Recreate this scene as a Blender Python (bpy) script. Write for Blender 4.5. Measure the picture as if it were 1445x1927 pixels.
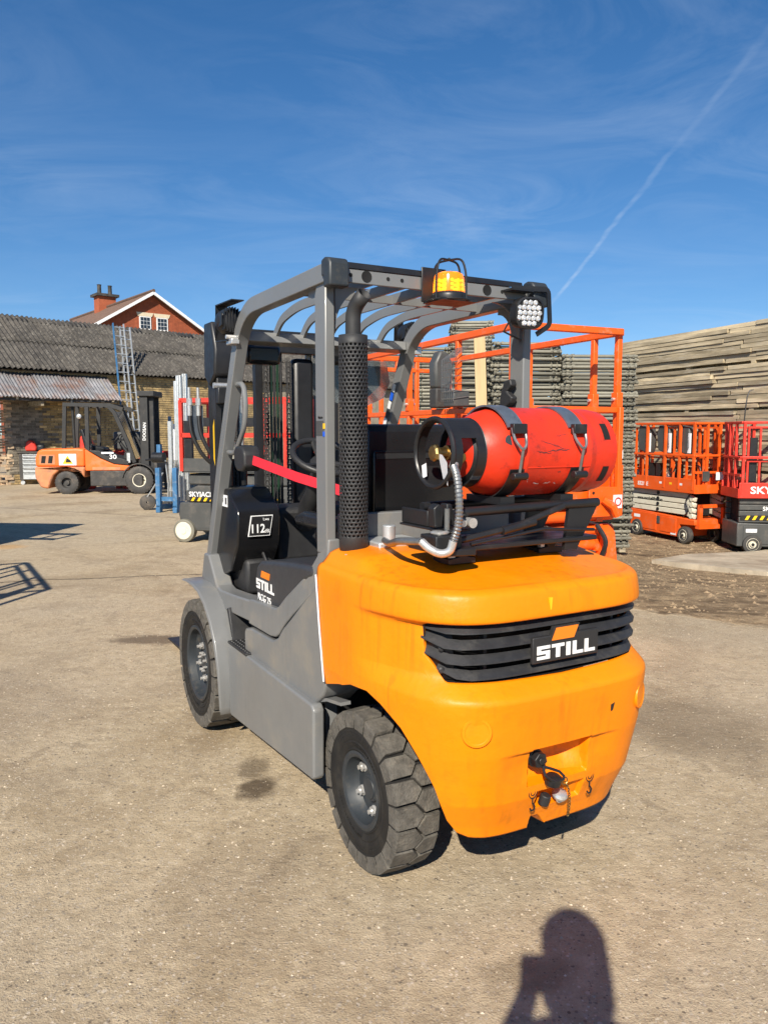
import bpy, bmesh, math, random
from math import sin, cos, pi, radians, sqrt, atan2
from mathutils import Vector, Matrix

random.seed(7)
S = bpy.context.scene
C = S.collection
for o in list(bpy.data.objects):
    bpy.data.objects.remove(o)

# ------------------------------------------------------------------ camera
cam_d = bpy.data.cameras.new('camera')
cam = bpy.data.objects.new('camera', cam_d)
C.objects.link(cam)
cam.location = (0, 0, 1.55)
cam.rotation_euler = (radians(90 - 5.95), 0, 0)
cam_d.sensor_fit = 'VERTICAL'
cam_d.sensor_height = 36.0
cam_d.lens = 36.0 * 1452 / 1927
cam_d.clip_start = 0.02
cam_d.clip_end = 3000
S.camera = cam

# ------------------------------------------------------------------ sky and sun
SUN_AZ, SUN_EL = 11.5, 36.0          # shadows fall away from the camera, slightly to the right
wd = bpy.data.worlds.new('World')
S.world = wd
wd.use_nodes = True
wn, wl = wd.node_tree.nodes, wd.node_tree.links
wn.clear()
w_out = wn.new('ShaderNodeOutputWorld')
w_bg = wn.new('ShaderNodeBackground')
w_bg.inputs['Strength'].default_value = 0.066
sky = wn.new('ShaderNodeTexSky')
sky.sky_type = 'NISHITA'
sky.sun_disc = False
sky.sun_elevation = radians(SUN_EL)
sky.sun_rotation = radians(180 + SUN_AZ)
sky.altitude = 50
sky.air_density = 1.0
sky.dust_density = 0.0
sky.ozone_density = 2.0


def wnode(t, **k):
    n = wn.new(t)
    for a, b in k.items():
        setattr(n, a, b)
    return n


def wmath(op, a, b=None, c=None, clamp=False):
    n = wn.new('ShaderNodeMath')
    n.operation = op
    n.use_clamp = clamp
    for i, v in enumerate((a, b, c)):
        if v is None:
            continue
        if isinstance(v, (int, float)):
            n.inputs[i].default_value = v
        else:
            wl.new(v, n.inputs[i])
    return n.outputs[0]


# look the sky up a little above the view direction: the hazy yellow rim of the model is not in the photograph
w_tv = wnode('ShaderNodeTexCoord')
w_va = wnode('ShaderNodeVectorMath', operation='ADD')
w_va.inputs[1].default_value = (0, 0, 0.07)
w_vn = wnode('ShaderNodeVectorMath', operation='NORMALIZE')
wl.new(w_tv.outputs['Generated'], w_va.inputs[0])
wl.new(w_va.outputs[0], w_vn.inputs[0])
wl.new(w_vn.outputs[0], sky.inputs['Vector'])
# thin cirrus all over the sky dome, projected on a high flat layer, and one old contrail on that layer
w_tc = wnode('ShaderNodeTexCoord')
w_sep = wnode('ShaderNodeSeparateXYZ')
wl.new(w_tc.outputs['Generated'], w_sep.inputs[0])
zc = wmath('ADD', wmath('MAXIMUM', w_sep.outputs[2], 0.0), 0.12)
px_ = wmath('DIVIDE', w_sep.outputs[0], zc)
py_ = wmath('DIVIDE', w_sep.outputs[1], zc)
w_comb = wnode('ShaderNodeCombineXYZ')
wl.new(px_, w_comb.inputs[0])
wl.new(py_, w_comb.inputs[1])
w_map = wnode('ShaderNodeMapping')
w_map.inputs['Rotation'].default_value = (0, 0, radians(-35))
w_map.inputs['Scale'].default_value = (0.8, 1.35, 1.0)
w_map.inputs['Location'].default_value = (0.3, 0.55, 0.0)
wl.new(w_comb.outputs[0], w_map.inputs['Vector'])
w_n1 = wnode('ShaderNodeTexNoise')
w_n1.inputs['Scale'].default_value = 1.7
w_n1.inputs['Detail'].default_value = 11
w_n1.inputs['Roughness'].default_value = 0.63
w_n1.inputs['Distortion'].default_value = 1.3
wl.new(w_map.outputs[0], w_n1.inputs['Vector'])
w_n2 = wnode('ShaderNodeTexNoise')
w_n2.inputs['Scale'].default_value = 0.55
w_n2.inputs['Detail'].default_value = 3
wl.new(w_comb.outputs[0], w_n2.inputs['Vector'])
w_r1 = wnode('ShaderNodeMapRange')
w_r1.inputs['From Min'].default_value = 0.42
w_r1.inputs['From Max'].default_value = 0.85
wl.new(w_n1.outputs['Fac'], w_r1.inputs['Value'])
w_r2 = wnode('ShaderNodeMapRange')
w_r2.inputs['From Min'].default_value = 0.36
w_r2.inputs['From Max'].default_value = 0.62
wl.new(w_n2.outputs['Fac'], w_r2.inputs['Value'])
cir = wmath('MULTIPLY', wmath('MULTIPLY', w_r1.outputs[0], w_r2.outputs[0]), 0.30)
# contrail: straight line on the cloud layer through two points, widened and broken by noise
CT_A, CT_B = (0.745, 3.30), (0.745, 1.57)
ctd = Vector((CT_B[0] - CT_A[0], CT_B[1] - CT_A[1])).normalized()
ct_n = (-ctd[1], ctd[0])
w_nc = wnode('ShaderNodeTexNoise')
w_nc.inputs['Scale'].default_value = 5.0
w_nc.inputs['Detail'].default_value = 6
wl.new(w_comb.outputs[0], w_nc.inputs['Vector'])
wob = wmath('MULTIPLY', wmath('SUBTRACT', w_nc.outputs['Fac'], 0.5), 0.035)
dist = wmath('ADD', wmath('ADD', wmath('MULTIPLY', px_, ct_n[0]), wmath('MULTIPLY', py_, ct_n[1])),
             -(ct_n[0] * CT_A[0] + ct_n[1] * CT_A[1]))
dist = wmath('ABSOLUTE', wmath('ADD', dist, wob))
along = wmath('ADD', wmath('ADD', wmath('MULTIPLY', px_, ctd[0]), wmath('MULTIPLY', py_, ctd[1])),
              -(ctd[0] * CT_A[0] + ctd[1] * CT_A[1]))
w_rc = wnode('ShaderNodeMapRange', interpolation_type='SMOOTHSTEP')
w_rc.inputs['From Min'].default_value = 0.014
w_rc.inputs['From Max'].default_value = 0.002
wl.new(dist, w_rc.inputs['Value'])
w_ra = wnode('ShaderNodeMapRange', interpolation_type='SMOOTHSTEP')
w_ra.inputs['From Min'].default_value = -0.35
w_ra.inputs['From Max'].default_value = 0.05
wl.new(along, w_ra.inputs['Value'])
w_nb = wnode('ShaderNodeTexNoise')
w_nb.inputs['Scale'].default_value = 14.0
w_nb.inputs['Detail'].default_value = 5
wl.new(w_comb.outputs[0], w_nb.inputs['Vector'])
w_rb = wnode('ShaderNodeMapRange')
w_rb.inputs['From Min'].default_value = 0.15
w_rb.inputs['From Max'].default_value = 0.75
wl.new(w_nb.outputs['Fac'], w_rb.inputs['Value'])
w_rf = wnode('ShaderNodeMapRange')
w_rf.inputs['From Min'].default_value = 0.1
w_rf.inputs['From Max'].default_value = 1.3
w_rf.inputs['To Min'].default_value = 1.0
w_rf.inputs['To Max'].default_value = 0.25
wl.new(along, w_rf.inputs['Value'])
ctr = wmath('MULTIPLY', wmath('MULTIPLY', w_rc.outputs[0], w_ra.outputs[0]),
            wmath('MULTIPLY', wmath('MULTIPLY', w_rb.outputs[0], w_rf.outputs[0]), 0.38))
cloud = wmath('MINIMUM', wmath('ADD', cir, ctr), 0.85)
w_hsv = wnode('ShaderNodeHueSaturation')
w_hsv.inputs['Saturation'].default_value = 1.32
w_hsv.inputs['Value'].default_value = 1.24
w_hsv.inputs['Hue'].default_value = 0.504
wl.new(sky.outputs[0], w_hsv.inputs['Color'])
w_mix = wnode('ShaderNodeMixRGB')
wl.new(cloud, w_mix.inputs['Fac'])
wl.new(w_hsv.outputs[0], w_mix.inputs['Color1'])
w_mix.inputs['Color2'].default_value = (7.0, 8.2, 9.8, 1)
wl.new(w_mix.outputs[0], w_bg.inputs['Color'])
wl.new(w_bg.outputs[0], w_out.inputs['Surface'])

sun_d = bpy.data.lights.new('sun', 'SUN')
sun_d.energy = 5.0
sun_d.angle = radians(0.53)
sun_d.color = (1.0, 0.92, 0.79)
sun = bpy.data.objects.new('sun', sun_d)
C.objects.link(sun)
sdir = Vector((sin(radians(SUN_AZ)) * cos(radians(SUN_EL)), cos(radians(SUN_AZ)) * cos(radians(SUN_EL)), -sin(radians(SUN_EL))))
sun.rotation_euler = sdir.to_track_quat('-Z', 'Y').to_euler()
sun.location = (-5, -18, 14)

S.view_settings.view_transform = 'Standard'
S.view_settings.look = 'None'
S.view_settings.gamma = 1.0
S.view_settings.exposure = 0.60
S.view_settings.use_curve_mapping = False
S.render.resolution_x = 767
S.render.resolution_y = 1024


# ------------------------------------------------------------------ materials
def mat(name, col, rough=0.5, metal=0.0, var=0.12, scale=6.0, bump=0.0, bscale=60.0, dirt=None, dirt_amt=0.0,
        dirt_scale=3.0, coat=0.0, spec=0.5, alpha=1.0, trans=0.0, stretch=(1, 1, 1), rvar=0.15, rand=0.0, emis=None, estr=0.0, dirt2=None, streak=None):
    m = bpy.data.materials.new(name)
    m.use_nodes = True
    nt = m.node_tree
    n, l = nt.nodes, nt.links
    p = n['Principled BSDF']
    tc = n.new('ShaderNodeTexCoord')
    mp = n.new('ShaderNodeMapping')
    mp.inputs['Scale'].default_value = stretch
    l.new(tc.outputs['Object'], mp.inputs['Vector'])
    if rand:
        oi = n.new('ShaderNodeObjectInfo')
        mm = n.new('ShaderNodeVectorMath')
        mm.operation = 'MULTIPLY_ADD'
        mm.inputs[1].default_value = (1, 1, 1)
        l.new(mp.outputs[0], mm.inputs[0])
        sc = n.new('ShaderNodeMath')
        sc.operation = 'MULTIPLY'
        sc.inputs[1].default_value = 37.0
        l.new(oi.outputs['Random'], sc.inputs[0])
        l.new(sc.outputs[0], mm.inputs[2])
        vec = mm.outputs[0]
    else:
        vec = mp.outputs[0]
    no = n.new('ShaderNodeTexNoise')
    no.inputs['Scale'].default_value = scale
    no.inputs['Detail'].default_value = 6
    no.inputs['Roughness'].default_value = 0.62
    l.new(vec, no.inputs['Vector'])
    ramp = n.new('ShaderNodeMapRange')
    ramp.inputs['From Min'].default_value = 0.3
    ramp.inputs['From Max'].default_value = 0.7
    ramp.inputs['To Min'].default_value = 1 - var
    ramp.inputs['To Max'].default_value = 1 + var
    l.new(no.outputs['Fac'], ramp.inputs['Value'])
    src = ramp.outputs[0]
    if rand:
        rr = n.new('ShaderNodeMapRange')
        rr.inputs['To Min'].default_value = 1 - rand
        rr.inputs['To Max'].default_value = 1 + rand
        l.new(oi.outputs['Random'], rr.inputs['Value'])
        mu = n.new('ShaderNodeMath')
        mu.operation = 'MULTIPLY'
        l.new(src, mu.inputs[0])
        l.new(rr.outputs[0], mu.inputs[1])
        src = mu.outputs[0]
    vm = n.new('ShaderNodeVectorMath')
    vm.operation = 'SCALE'
    vm.inputs[0].default_value = col[:3]
    l.new(src, vm.inputs['Scale'])
    cout = vm.outputs[0]
    for k, (dc, da, ds) in enumerate([(dirt, dirt_amt, dirt_scale)] + ([dirt2] if dirt2 else [])):
        if dc is None or da <= 0:
            continue
        dn = n.new('ShaderNodeTexNoise')
        dn.inputs['Scale'].default_value = ds
        dn.inputs['Detail'].default_value = 8
        dn.inputs['Roughness'].default_value = 0.7
        l.new(vec, dn.inputs['Vector'])
        dr = n.new('ShaderNodeMapRange')
        dr.inputs['From Min'].default_value = 0.62 - da * 0.3
        dr.inputs['From Max'].default_value = 0.82 - da * 0.3
        dr.inputs['To Max'].default_value = min(1.0, 0.45 + da * 0.5)
        l.new(dn.outputs['Fac'], dr.inputs['Value'])
        mx = n.new('ShaderNodeMixRGB')
        mx.inputs['Color2'].default_value = (*dc, 1)
        l.new(dr.outputs[0], mx.inputs['Fac'])
        l.new(cout, mx.inputs['Color1'])
        cout = mx.outputs[0]
    if streak:
        sc_, sa = streak
        mp2 = n.new('ShaderNodeMapping')
        mp2.inputs['Scale'].default_value = (38, 38, 1.1)
        l.new(tc.outputs['Object'], mp2.inputs['Vector'])
        sn = n.new('ShaderNodeTexNoise')
        sn.inputs['Scale'].default_value = 1.0
        sn.inputs['Detail'].default_value = 5
        l.new(mp2.outputs[0], sn.inputs['Vector'])
        sn2 = n.new('ShaderNodeTexNoise')
        sn2.inputs['Scale'].default_value = 3.0
        l.new(tc.outputs['Object'], sn2.inputs['Vector'])
        s1 = n.new('ShaderNodeMapRange')
        s1.inputs['From Min'].default_value = 0.52
        s1.inputs['From Max'].default_value = 0.75
        l.new(sn.outputs['Fac'], s1.inputs['Value'])
        s2 = n.new('ShaderNodeMapRange')
        s2.inputs['From Min'].default_value = 0.45
        s2.inputs['From Max'].default_value = 0.62
        s2.inputs['To Max'].default_value = sa
        l.new(sn2.outputs['Fac'], s2.inputs['Value'])
        sm_ = n.new('ShaderNodeMath')
        sm_.operation = 'MULTIPLY'
        l.new(s1.outputs[0], sm_.inputs[0])
        l.new(s2.outputs[0], sm_.inputs[1])
        mx = n.new('ShaderNodeMixRGB')
        mx.inputs['Color2'].default_value = (*sc_, 1)
        l.new(sm_.outputs[0], mx.inputs['Fac'])
        l.new(cout, mx.inputs['Color1'])
        cout = mx.outputs[0]
    l.new(cout, p.inputs['Base Color'])
    rm = n.new('ShaderNodeMapRange')
    rm.inputs['From Min'].default_value = 0.3
    rm.inputs['From Max'].default_value = 0.7
    rm.inputs['To Min'].default_value = max(0.02, rough * (1 - rvar))
    rm.inputs['To Max'].default_value = min(1.0, rough * (1 + rvar))
    n3 = n.new('ShaderNodeTexNoise')
    n3.inputs['Scale'].default_value = scale * 2.7
    n3.inputs['Detail'].default_value = 5
    l.new(vec, n3.inputs['Vector'])
    l.new(n3.outputs['Fac'], rm.inputs['Value'])
    l.new(rm.outputs[0], p.inputs['Roughness'])
    p.inputs['Metallic'].default_value = metal
    p.inputs['Specular IOR Level'].default_value = spec
    p.inputs['Coat Weight'].default_value = coat
    p.inputs['Coat Roughness'].default_value = 0.06
    p.inputs['Transmission Weight'].default_value = trans
    p.inputs['Alpha'].default_value = alpha
    if emis:
        p.inputs['Emission Color'].default_value = (*emis, 1)
        p.inputs['Emission Strength'].default_value = estr
    if bump:
        bn = n.new('ShaderNodeTexNoise')
        bn.inputs['Scale'].default_value = bscale
        bn.inputs['Detail'].default_value = 4
        l.new(vec, bn.inputs['Vector'])
        bp = n.new('ShaderNodeBump')
        bp.inputs['Strength'].default_value = bump
        bp.inputs['Distance'].default_value = 0.01
        l.new(bn.outputs['Fac'], bp.inputs['Height'])
        l.new(bp.outputs[0], p.inputs['Normal'])
    return m


M = {}
M['orange'] = mat('orange_paint', (0.82, 0.218, 0.0005), 0.46, var=0.06, scale=4, coat=0.0, spec=0.32, bump=0.16, bscale=42, streak=((0.36, 0.105, 0.004), 0.55),
                  dirt=(0.46, 0.135, 0.004), dirt_amt=0.20, dirt_scale=7)
M['grey'] = mat('grey_paint', (0.160, 0.163, 0.162), 0.38, var=0.06, scale=4, bump=0.04, bscale=120, coat=0.15,
                dirt=(0.26, 0.225, 0.17), dirt_amt=0.3, dirt_scale=4, streak=((0.10, 0.095, 0.085), 0.35))
M['grey_fine'] = mat('grey_paint_guard', (0.160, 0.163, 0.162), 0.36, var=0.04, scale=4, coat=0.15)
M['black'] = mat('black_steel', (0.013, 0.013, 0.014), 0.42, var=0.2, scale=10, dirt=(0.06, 0.05, 0.04), dirt_amt=0.12, dirt_scale=9)
M['blackgloss'] = mat('black_gloss_plastic', (0.010, 0.010, 0.011), 0.22, var=0.1, scale=8, bump=0.02, bscale=200)
M['plastic'] = mat('black_plastic', (0.020, 0.020, 0.021), 0.52, var=0.15, scale=9, bump=0.12, bscale=260)
M['grille'] = mat('grille_plastic', (0.022, 0.022, 0.024), 0.5, var=0.25, scale=14, bump=0.08, bscale=180, dirt=(0.075, 0.07, 0.06), dirt_amt=0.3, dirt_scale=12)
M['void'] = mat('dark_interior', (0.004, 0.004, 0.004), 0.8, var=0.2)
M['matte'] = mat('matte_black_exhaust', (0.022, 0.022, 0.023), 0.6, var=0.15, scale=12)
M['tyre'] = mat('tyre_rubber', (0.014, 0.0135, 0.013), 0.7, var=0.2, scale=9, spec=0.3, bump=0.15, bscale=90, dirt=(0.038, 0.033, 0.026), dirt_amt=0.4, dirt_scale=14)
M['tread'] = mat('tyre_tread_dusty', (0.092, 0.084, 0.071), 0.9, var=0.4, scale=30, bump=0.5, bscale=130, dirt=(0.035, 0.033, 0.03), dirt_amt=0.35, dirt_scale=22, dirt2=((0.20, 0.17, 0.13), 0.3, 45))
M['rim'] = mat('dark_blue_rim', (0.024, 0.029, 0.034), 0.5, var=0.15, scale=14, dirt=(0.10, 0.085, 0.065), dirt_amt=0.22, dirt_scale=18)
M['chrome'] = mat('zinc_bolt', (0.60, 0.59, 0.57), 0.30, metal=0.65, var=0.15, scale=40, dirt=(0.08, 0.07, 0.06), dirt_amt=0.2, dirt_scale=30)
M['steel'] = mat('worn_steel', (0.28, 0.28, 0.27), 0.36, metal=0.75, var=0.25, scale=20, dirt=(0.10, 0.09, 0.08), dirt_amt=0.3, dirt_scale=15)
M['strap'] = mat('blue_steel_strap', (0.16, 0.19, 0.23), 0.35, metal=0.55, var=0.25, scale=14, dirt=(0.03, 0.03, 0.03), dirt_amt=0.3, dirt_scale=20)
M['red'] = mat('red_bottle_paint', (0.64, 0.034, 0.011), 0.42, var=0.14, scale=5, coat=0.0, spec=0.35, bump=0.10, bscale=45, dirt=(0.30, 0.035, 0.02), dirt_amt=0.3, dirt_scale=4,
               dirt2=((0.055, 0.015, 0.012), 0.22, 16))
M['redstrap'] = mat('red_webbing', (0.60, 0.012, 0.028), 0.7, var=0.1, scale=30, bump=0.3, bscale=400)
M['brass'] = mat('brass', (0.36, 0.25, 0.10), 0.42, metal=1.0, var=0.2, scale=40)
M['white'] = mat('white_paint', (0.75, 0.75, 0.74), 0.5, var=0.04)
M['paper'] = mat('paper_tag', (0.72, 0.73, 0.75), 0.75, var=0.08, scale=60)
M['logo_orange'] = mat('logo_orange', (0.80, 0.20, 0.01), 0.5, var=0.03)
M['amber'] = mat('amber_lens', (1.0, 0.30, 0.01), 0.15, var=0.05, trans=0.6, emis=(1.0, 0.36, 0.02), estr=0.25)
M['amber_core'] = mat('lit_beacon_led', (1.0, 0.5, 0.05), 0.3, var=0.02, emis=(1.0, 0.52, 0.08), estr=2.2)
M['lens'] = mat('lamp_lens', (0.72, 0.74, 0.76), 0.16, metal=0.55, var=0.3, scale=25)
M['glass'] = mat('window_glass', (0.02, 0.025, 0.03), 0.06, var=0.1, spec=0.8)
M['clear'] = mat('clear_plastic', (0.75, 0.78, 0.80), 0.12, var=0.05, trans=0.92)
M['screen'] = mat('windscreen', (0.40, 0.42, 0.42), 0.1, var=0.1, trans=0.85, dirt=(0.25, 0.22, 0.18), dirt_amt=0.25, dirt_scale=4)
M['seat'] = mat('black_vinyl', (0.012, 0.012, 0.013), 0.3, var=0.12, scale=9, bump=0.1, bscale=220)
M['hoodcloth'] = mat('dark_hood_cover', (0.032, 0.034, 0.038), 0.42, var=0.1, scale=9, bump=0.15, bscale=300)
M['mat_floor'] = mat('floor_mat', (0.035, 0.034, 0.032), 0.75, var=0.2, dirt=(0.13, 0.11, 0.07), dirt_amt=0.4, dirt_scale=5)
M['hose_green'] = mat('green_hose', (0.008, 0.03, 0.014), 0.3, var=0.2)
M['yellow'] = mat('yellow_sticker', (0.80, 0.48, 0.01), 0.5, var=0.05)
M['blue_sticker'] = mat('blue_sticker', (0.01, 0.10, 0.60), 0.5, var=0.05)
M['boom_orange'] = mat('lift_orange', (0.78, 0.105, 0.006), 0.42, var=0.08, scale=5, dirt=(0.45, 0.30, 0.22), dirt_amt=0.22, dirt_scale=14, dirt2=((0.25, 0.05, 0.02), 0.2, 5))
M['snorkel_orange'] = mat('scissor_orange', (0.72, 0.095, 0.008), 0.45, var=0.10, scale=5, dirt=(0.35, 0.16, 0.10), dirt_amt=0.25, dirt_scale=5)
M['sj_red'] = mat('lift_red', (0.58, 0.034, 0.018), 0.45, var=0.10, scale=5, dirt=(0.35, 0.12, 0.09), dirt_amt=0.25, dirt_scale=6)
M['sj_grey'] = mat('lift_grey', (0.060, 0.062, 0.060), 0.5, var=0.12, scale=5, dirt=(0.14, 0.12, 0.10), dirt_amt=0.3, dirt_scale=5)
M['cream'] = mat('cream_paint', (0.64, 0.60, 0.48), 0.5, var=0.08, scale=5, dirt=(0.35, 0.28, 0.2), dirt_amt=0.22, dirt_scale=8)
M['doosan'] = mat('faded_orange', (0.78, 0.140, 0.016), 0.5, var=0.1, scale=3, dirt=(0.52, 0.26, 0.15), dirt_amt=0.3, dirt_scale=2.5)
M['doosan_low'] = mat('worn_orange_bumper', (0.60, 0.22, 0.09), 0.6, var=0.2, scale=4, dirt=(0.20, 0.13, 0.09), dirt_amt=0.55, dirt_scale=5)
M['dusty'] = mat('dusty_black', (0.04, 0.038, 0.036), 0.7, var=0.25, scale=5, dirt=(0.16, 0.13, 0.10), dirt_amt=0.4, dirt_scale=4)
M['dusty_dark'] = mat('dusty_dark_steel', (0.018, 0.018, 0.018), 0.6, var=0.25, scale=5, dirt=(0.09, 0.075, 0.06), dirt_amt=0.25, dirt_scale=4)
M['alu'] = mat('aluminium', (0.55, 0.57, 0.57), 0.42, metal=0.6, var=0.15, scale=12)
M['blue'] = mat('blue_paint', (0.035, 0.13, 0.27), 0.6, var=0.2, scale=6, dirt=(0.35, 0.38, 0.40), dirt_amt=0.3, dirt_scale=7)
M['brick'] = mat('yellow_stock_brick', (0.40, 0.285, 0.125), 0.9, var=0.3, scale=5, bump=0.3, bscale=40, rand=0.45, dirt=(0.09, 0.07, 0.05), dirt_amt=0.4, dirt_scale=6)
M['brick_dark'] = mat('dark_stock_brick', (0.19, 0.165, 0.125), 0.9, var=0.3, scale=5, bump=0.3, bscale=40, rand=0.4, dirt=(0.22, 0.19, 0.14), dirt_amt=0.3, dirt_scale=6)
M['brick_broken'] = mat('broken_brick', (0.46, 0.34, 0.22), 0.95, var=0.3, scale=8, bump=0.5, bscale=30, rand=0.4, dirt=(0.30, 0.18, 0.10), dirt_amt=0.3, dirt_scale=9)
M['mortar'] = mat('mortar', (0.27, 0.235, 0.175), 0.95, var=0.2, scale=6, bump=0.4, bscale=60)
M['redbrick'] = mat('red_brick', (0.28, 0.072, 0.030), 0.9, var=0.22, scale=3, rand=0.25)
M['tile'] = mat('brown_roof_tile', (0.135, 0.082, 0.058), 0.85, var=0.25, scale=5, rand=0.25)
M['stone'] = mat('pale_lintel', (0.62, 0.53, 0.38), 0.8, var=0.1)
M['asbestos'] = mat('mossy_cement_sheet', (0.078, 0.070, 0.060), 0.95, var=0.4, scale=5, bump=0.6, bscale=25, rand=0.12, dirt=(0.030, 0.027, 0.024), dirt_amt=0.72, dirt_scale=2.2, dirt2=((0.30, 0.28, 0.24), 0.30, 11))
M['tin'] = mat('galvanised_sheet_rusting', (0.20, 0.20, 0.21), 0.6, metal=0.2, var=0.25, scale=4, rand=0.2, dirt=(0.17, 0.065, 0.025), dirt_amt=0.48, dirt_scale=1.6, dirt2=((0.12, 0.10, 0.09), 0.2, 7))
M['galv'] = mat('galvanised_tube', (0.20, 0.19, 0.15), 0.65, metal=0.2, var=0.25, scale=3, rand=0.28, dirt=(0.15, 0.13, 0.09), dirt_amt=0.4, dirt_scale=6)
M['timber'] = mat('weathered_board', (0.42, 0.345, 0.225), 0.9, var=0.4, scale=3, stretch=(0.3, 3, 3), bump=0.4, bscale=20, rand=0.38, dirt=(0.13, 0.10, 0.06), dirt_amt=0.5, dirt_scale=2.2, dirt2=((0.52, 0.47, 0.38), 0.35, 5))
M['plank'] = mat('new_plank', (0.50, 0.36, 0.19), 0.85, var=0.2, scale=4, stretch=(3, 3, 0.4), dirt=(0.2, 0.14, 0.08), dirt_amt=0.3, dirt_scale=4)
M['skin'] = mat('skin', (0.45, 0.26, 0.18), 0.55, var=0.05)
M['cloth_dark'] = mat('dark_cloth', (0.03, 0.035, 0.05), 0.9, var=0.15)
M['hair'] = mat('dark_hair', (0.02, 0.014, 0.010), 0.6, var=0.2)


# ------------------------------------------------------------------ mesh helpers
class MB:
    """collects polygons and links them as one mesh object"""

    def __init__(s):
        s.v = []
        s.f = []

    def add(s, vs, fs, mtx=None):
        o = len(s.v)
        if mtx is not None:
            vs = [mtx @ Vector(v) for v in vs]
        s.v += [tuple(v) for v in vs]
        s.f += [tuple(i + o for i in f) for f in fs]
        return s

    def box(s, lo, hi, mtx=None):
        x0, y0, z0 = lo
        x1, y1, z1 = hi
        vs = [(x0, y0, z0), (x1, y0, z0), (x1, y1, z0), (x0, y1, z0), (x0, y0, z1), (x1, y0, z1), (x1, y1, z1), (x0, y1, z1)]
        return s.add(vs, [(0, 3, 2, 1), (4, 5, 6, 7), (0, 1, 5, 4), (1, 2, 6, 5), (2, 3, 7, 6), (3, 0, 4, 7)], mtx)

    def prism(s, poly, axis, a, b):
        """polygon of 2D points extruded along axis from a to b; 2D = the other two axes in xyz order"""
        n = len(poly)

        def mk(p, t):
            return {'x': (t, p[0], p[1]), 'y': (p[0], t, p[1]), 'z': (p[0], p[1], t)}[axis]
        ar = sum(poly[i][0] * poly[(i + 1) % n][1] - poly[(i + 1) % n][0] * poly[i][1] for i in range(n))
        if (ar < 0) != (axis == 'y'):
            poly = poly[::-1]
        if a > b:
            a, b = b, a
        vs = [mk(p, a) for p in poly] + [mk(p, b) for p in poly]
        fs = [tuple(range(n - 1, -1, -1)), tuple(range(n, 2 * n))]
        fs += [(i, (i + 1) % n, (i + 1) % n + n, i + n) for i in range(n)]
        return s.add(vs, fs)

    def cyl(s, p, q, r, n=16, r2=None, caps=True):
        p, q = Vector(p), Vector(q)
        r2 = r if r2 is None else r2
        d = (q - p).normalized()
        u = d.orthogonal().normalized()
        w = d.cross(u)
        vs = []
        for c, rr in ((p, r), (q, r2)):
            for i in range(n):
                a = 2 * pi * i / n
                vs.append(c + (u * cos(a) + w * sin(a)) * rr)
        fs = [(i, (i + 1) % n, (i + 1) % n + n, i + n) for i in range(n)]
        if caps:
            fs += [tuple(range(n - 1, -1, -1)), tuple(range(n, 2 * n))]
        return s.add(vs, fs)

    def lathe(s, prof, n=32, org=(0, 0, 0), axis=(0, 0, 1), close=False, caps=True):
        """prof = [(radius, height along axis)]"""
        d = Vector(axis).normalized()
        u = d.orthogonal().normalized()
        w = d.cross(u)
        o = Vector(org)
        vs = []
        for r, h in prof:
            for i in range(n):
                a = 2 * pi * i / n
                vs.append(o + d * h + (u * cos(a) + w * sin(a)) * r)
        m = len(prof)
        fs = []
        for k in range(m - 1 if not close else m):
            k2 = (k + 1) % m
            for i in range(n):
                j = (i + 1) % n
                fs.append((k * n + i, k * n + j, k2 * n + j, k2 * n + i))
        if not close and caps:
            if prof[0][0] > 1e-5:
                fs.append(tuple(range(n - 1, -1, -1)))
            if prof[-1][0] > 1e-5:
                fs.append(tuple(range((m - 1) * n, m * n)))
        return s.add(vs, fs)

    def tube(s, pts, r, n=10, closed=False, prof=None, up=None):
        """sweep a circle (or profile [(a,b)]) along points"""
        P = [Vector(p) for p in pts]
        m = len(P)
        T = []
        for i in range(m):
            if closed:
                t = P[(i + 1) % m] - P[i - 1]
            else:
                t = P[min(i + 1, m - 1)] - P[max(i - 1, 0)]
            T.append(t.normalized())
        u = Vector(up) if up else T[0].orthogonal()
        u = (u - T[0] * u.dot(T[0])).normalized()
        vs = []
        pr = prof or [(cos(2 * pi * i / n) * r, sin(2 * pi * i / n) * r) for i in range(n)]
        k = len(pr)
        for i in range(m):
            if up:
                u = Vector(up)
            u = (u - T[i] * u.dot(T[i])).normalized()
            w = T[i].cross(u)
            sc = 1.0
            if prof and 0 < i < m - 1 and not closed:
                c = max(-1, min(1, (P[i] - P[i - 1]).normalized().dot((P[i + 1] - P[i]).normalized())))
                sc = 1 / max(0.5, sqrt((1 + c) / 2))
            for a, b in pr:
                vs.append(P[i] + u * a * sc + w * b)
        fs = []
        for i in range(m if closed else m - 1):
            i2 = (i + 1) % m
            for j in range(k):
                j2 = (j + 1) % k
                fs.append((i * k + j, i * k + j2, i2 * k + j2, i2 * k + j))
        if not closed:
            fs += [tuple(range(k - 1, -1, -1)), tuple(range((m - 1) * k, m * k))]
        return s.add(vs, fs)

    def ball(s, c, r, n=12, sc=(1, 1, 1)):
        vs = []
        fs = []
        h = n // 2
        for i in range(h + 1):
            t = pi * i / h
            for j in range(n):
                a = 2 * pi * j / n
                vs.append((c[0] + r * sc[0] * sin(t) * cos(a), c[1] + r * sc[1] * sin(t) * sin(a), c[2] + r * sc[2] * cos(t)))
        for i in range(h):
            for j in range(n):
                k = (j + 1) % n
                fs.append((i * n + j, (i + 1) * n + j, (i + 1) * n + k, i * n + k))
        return s.add(vs, fs)

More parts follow.
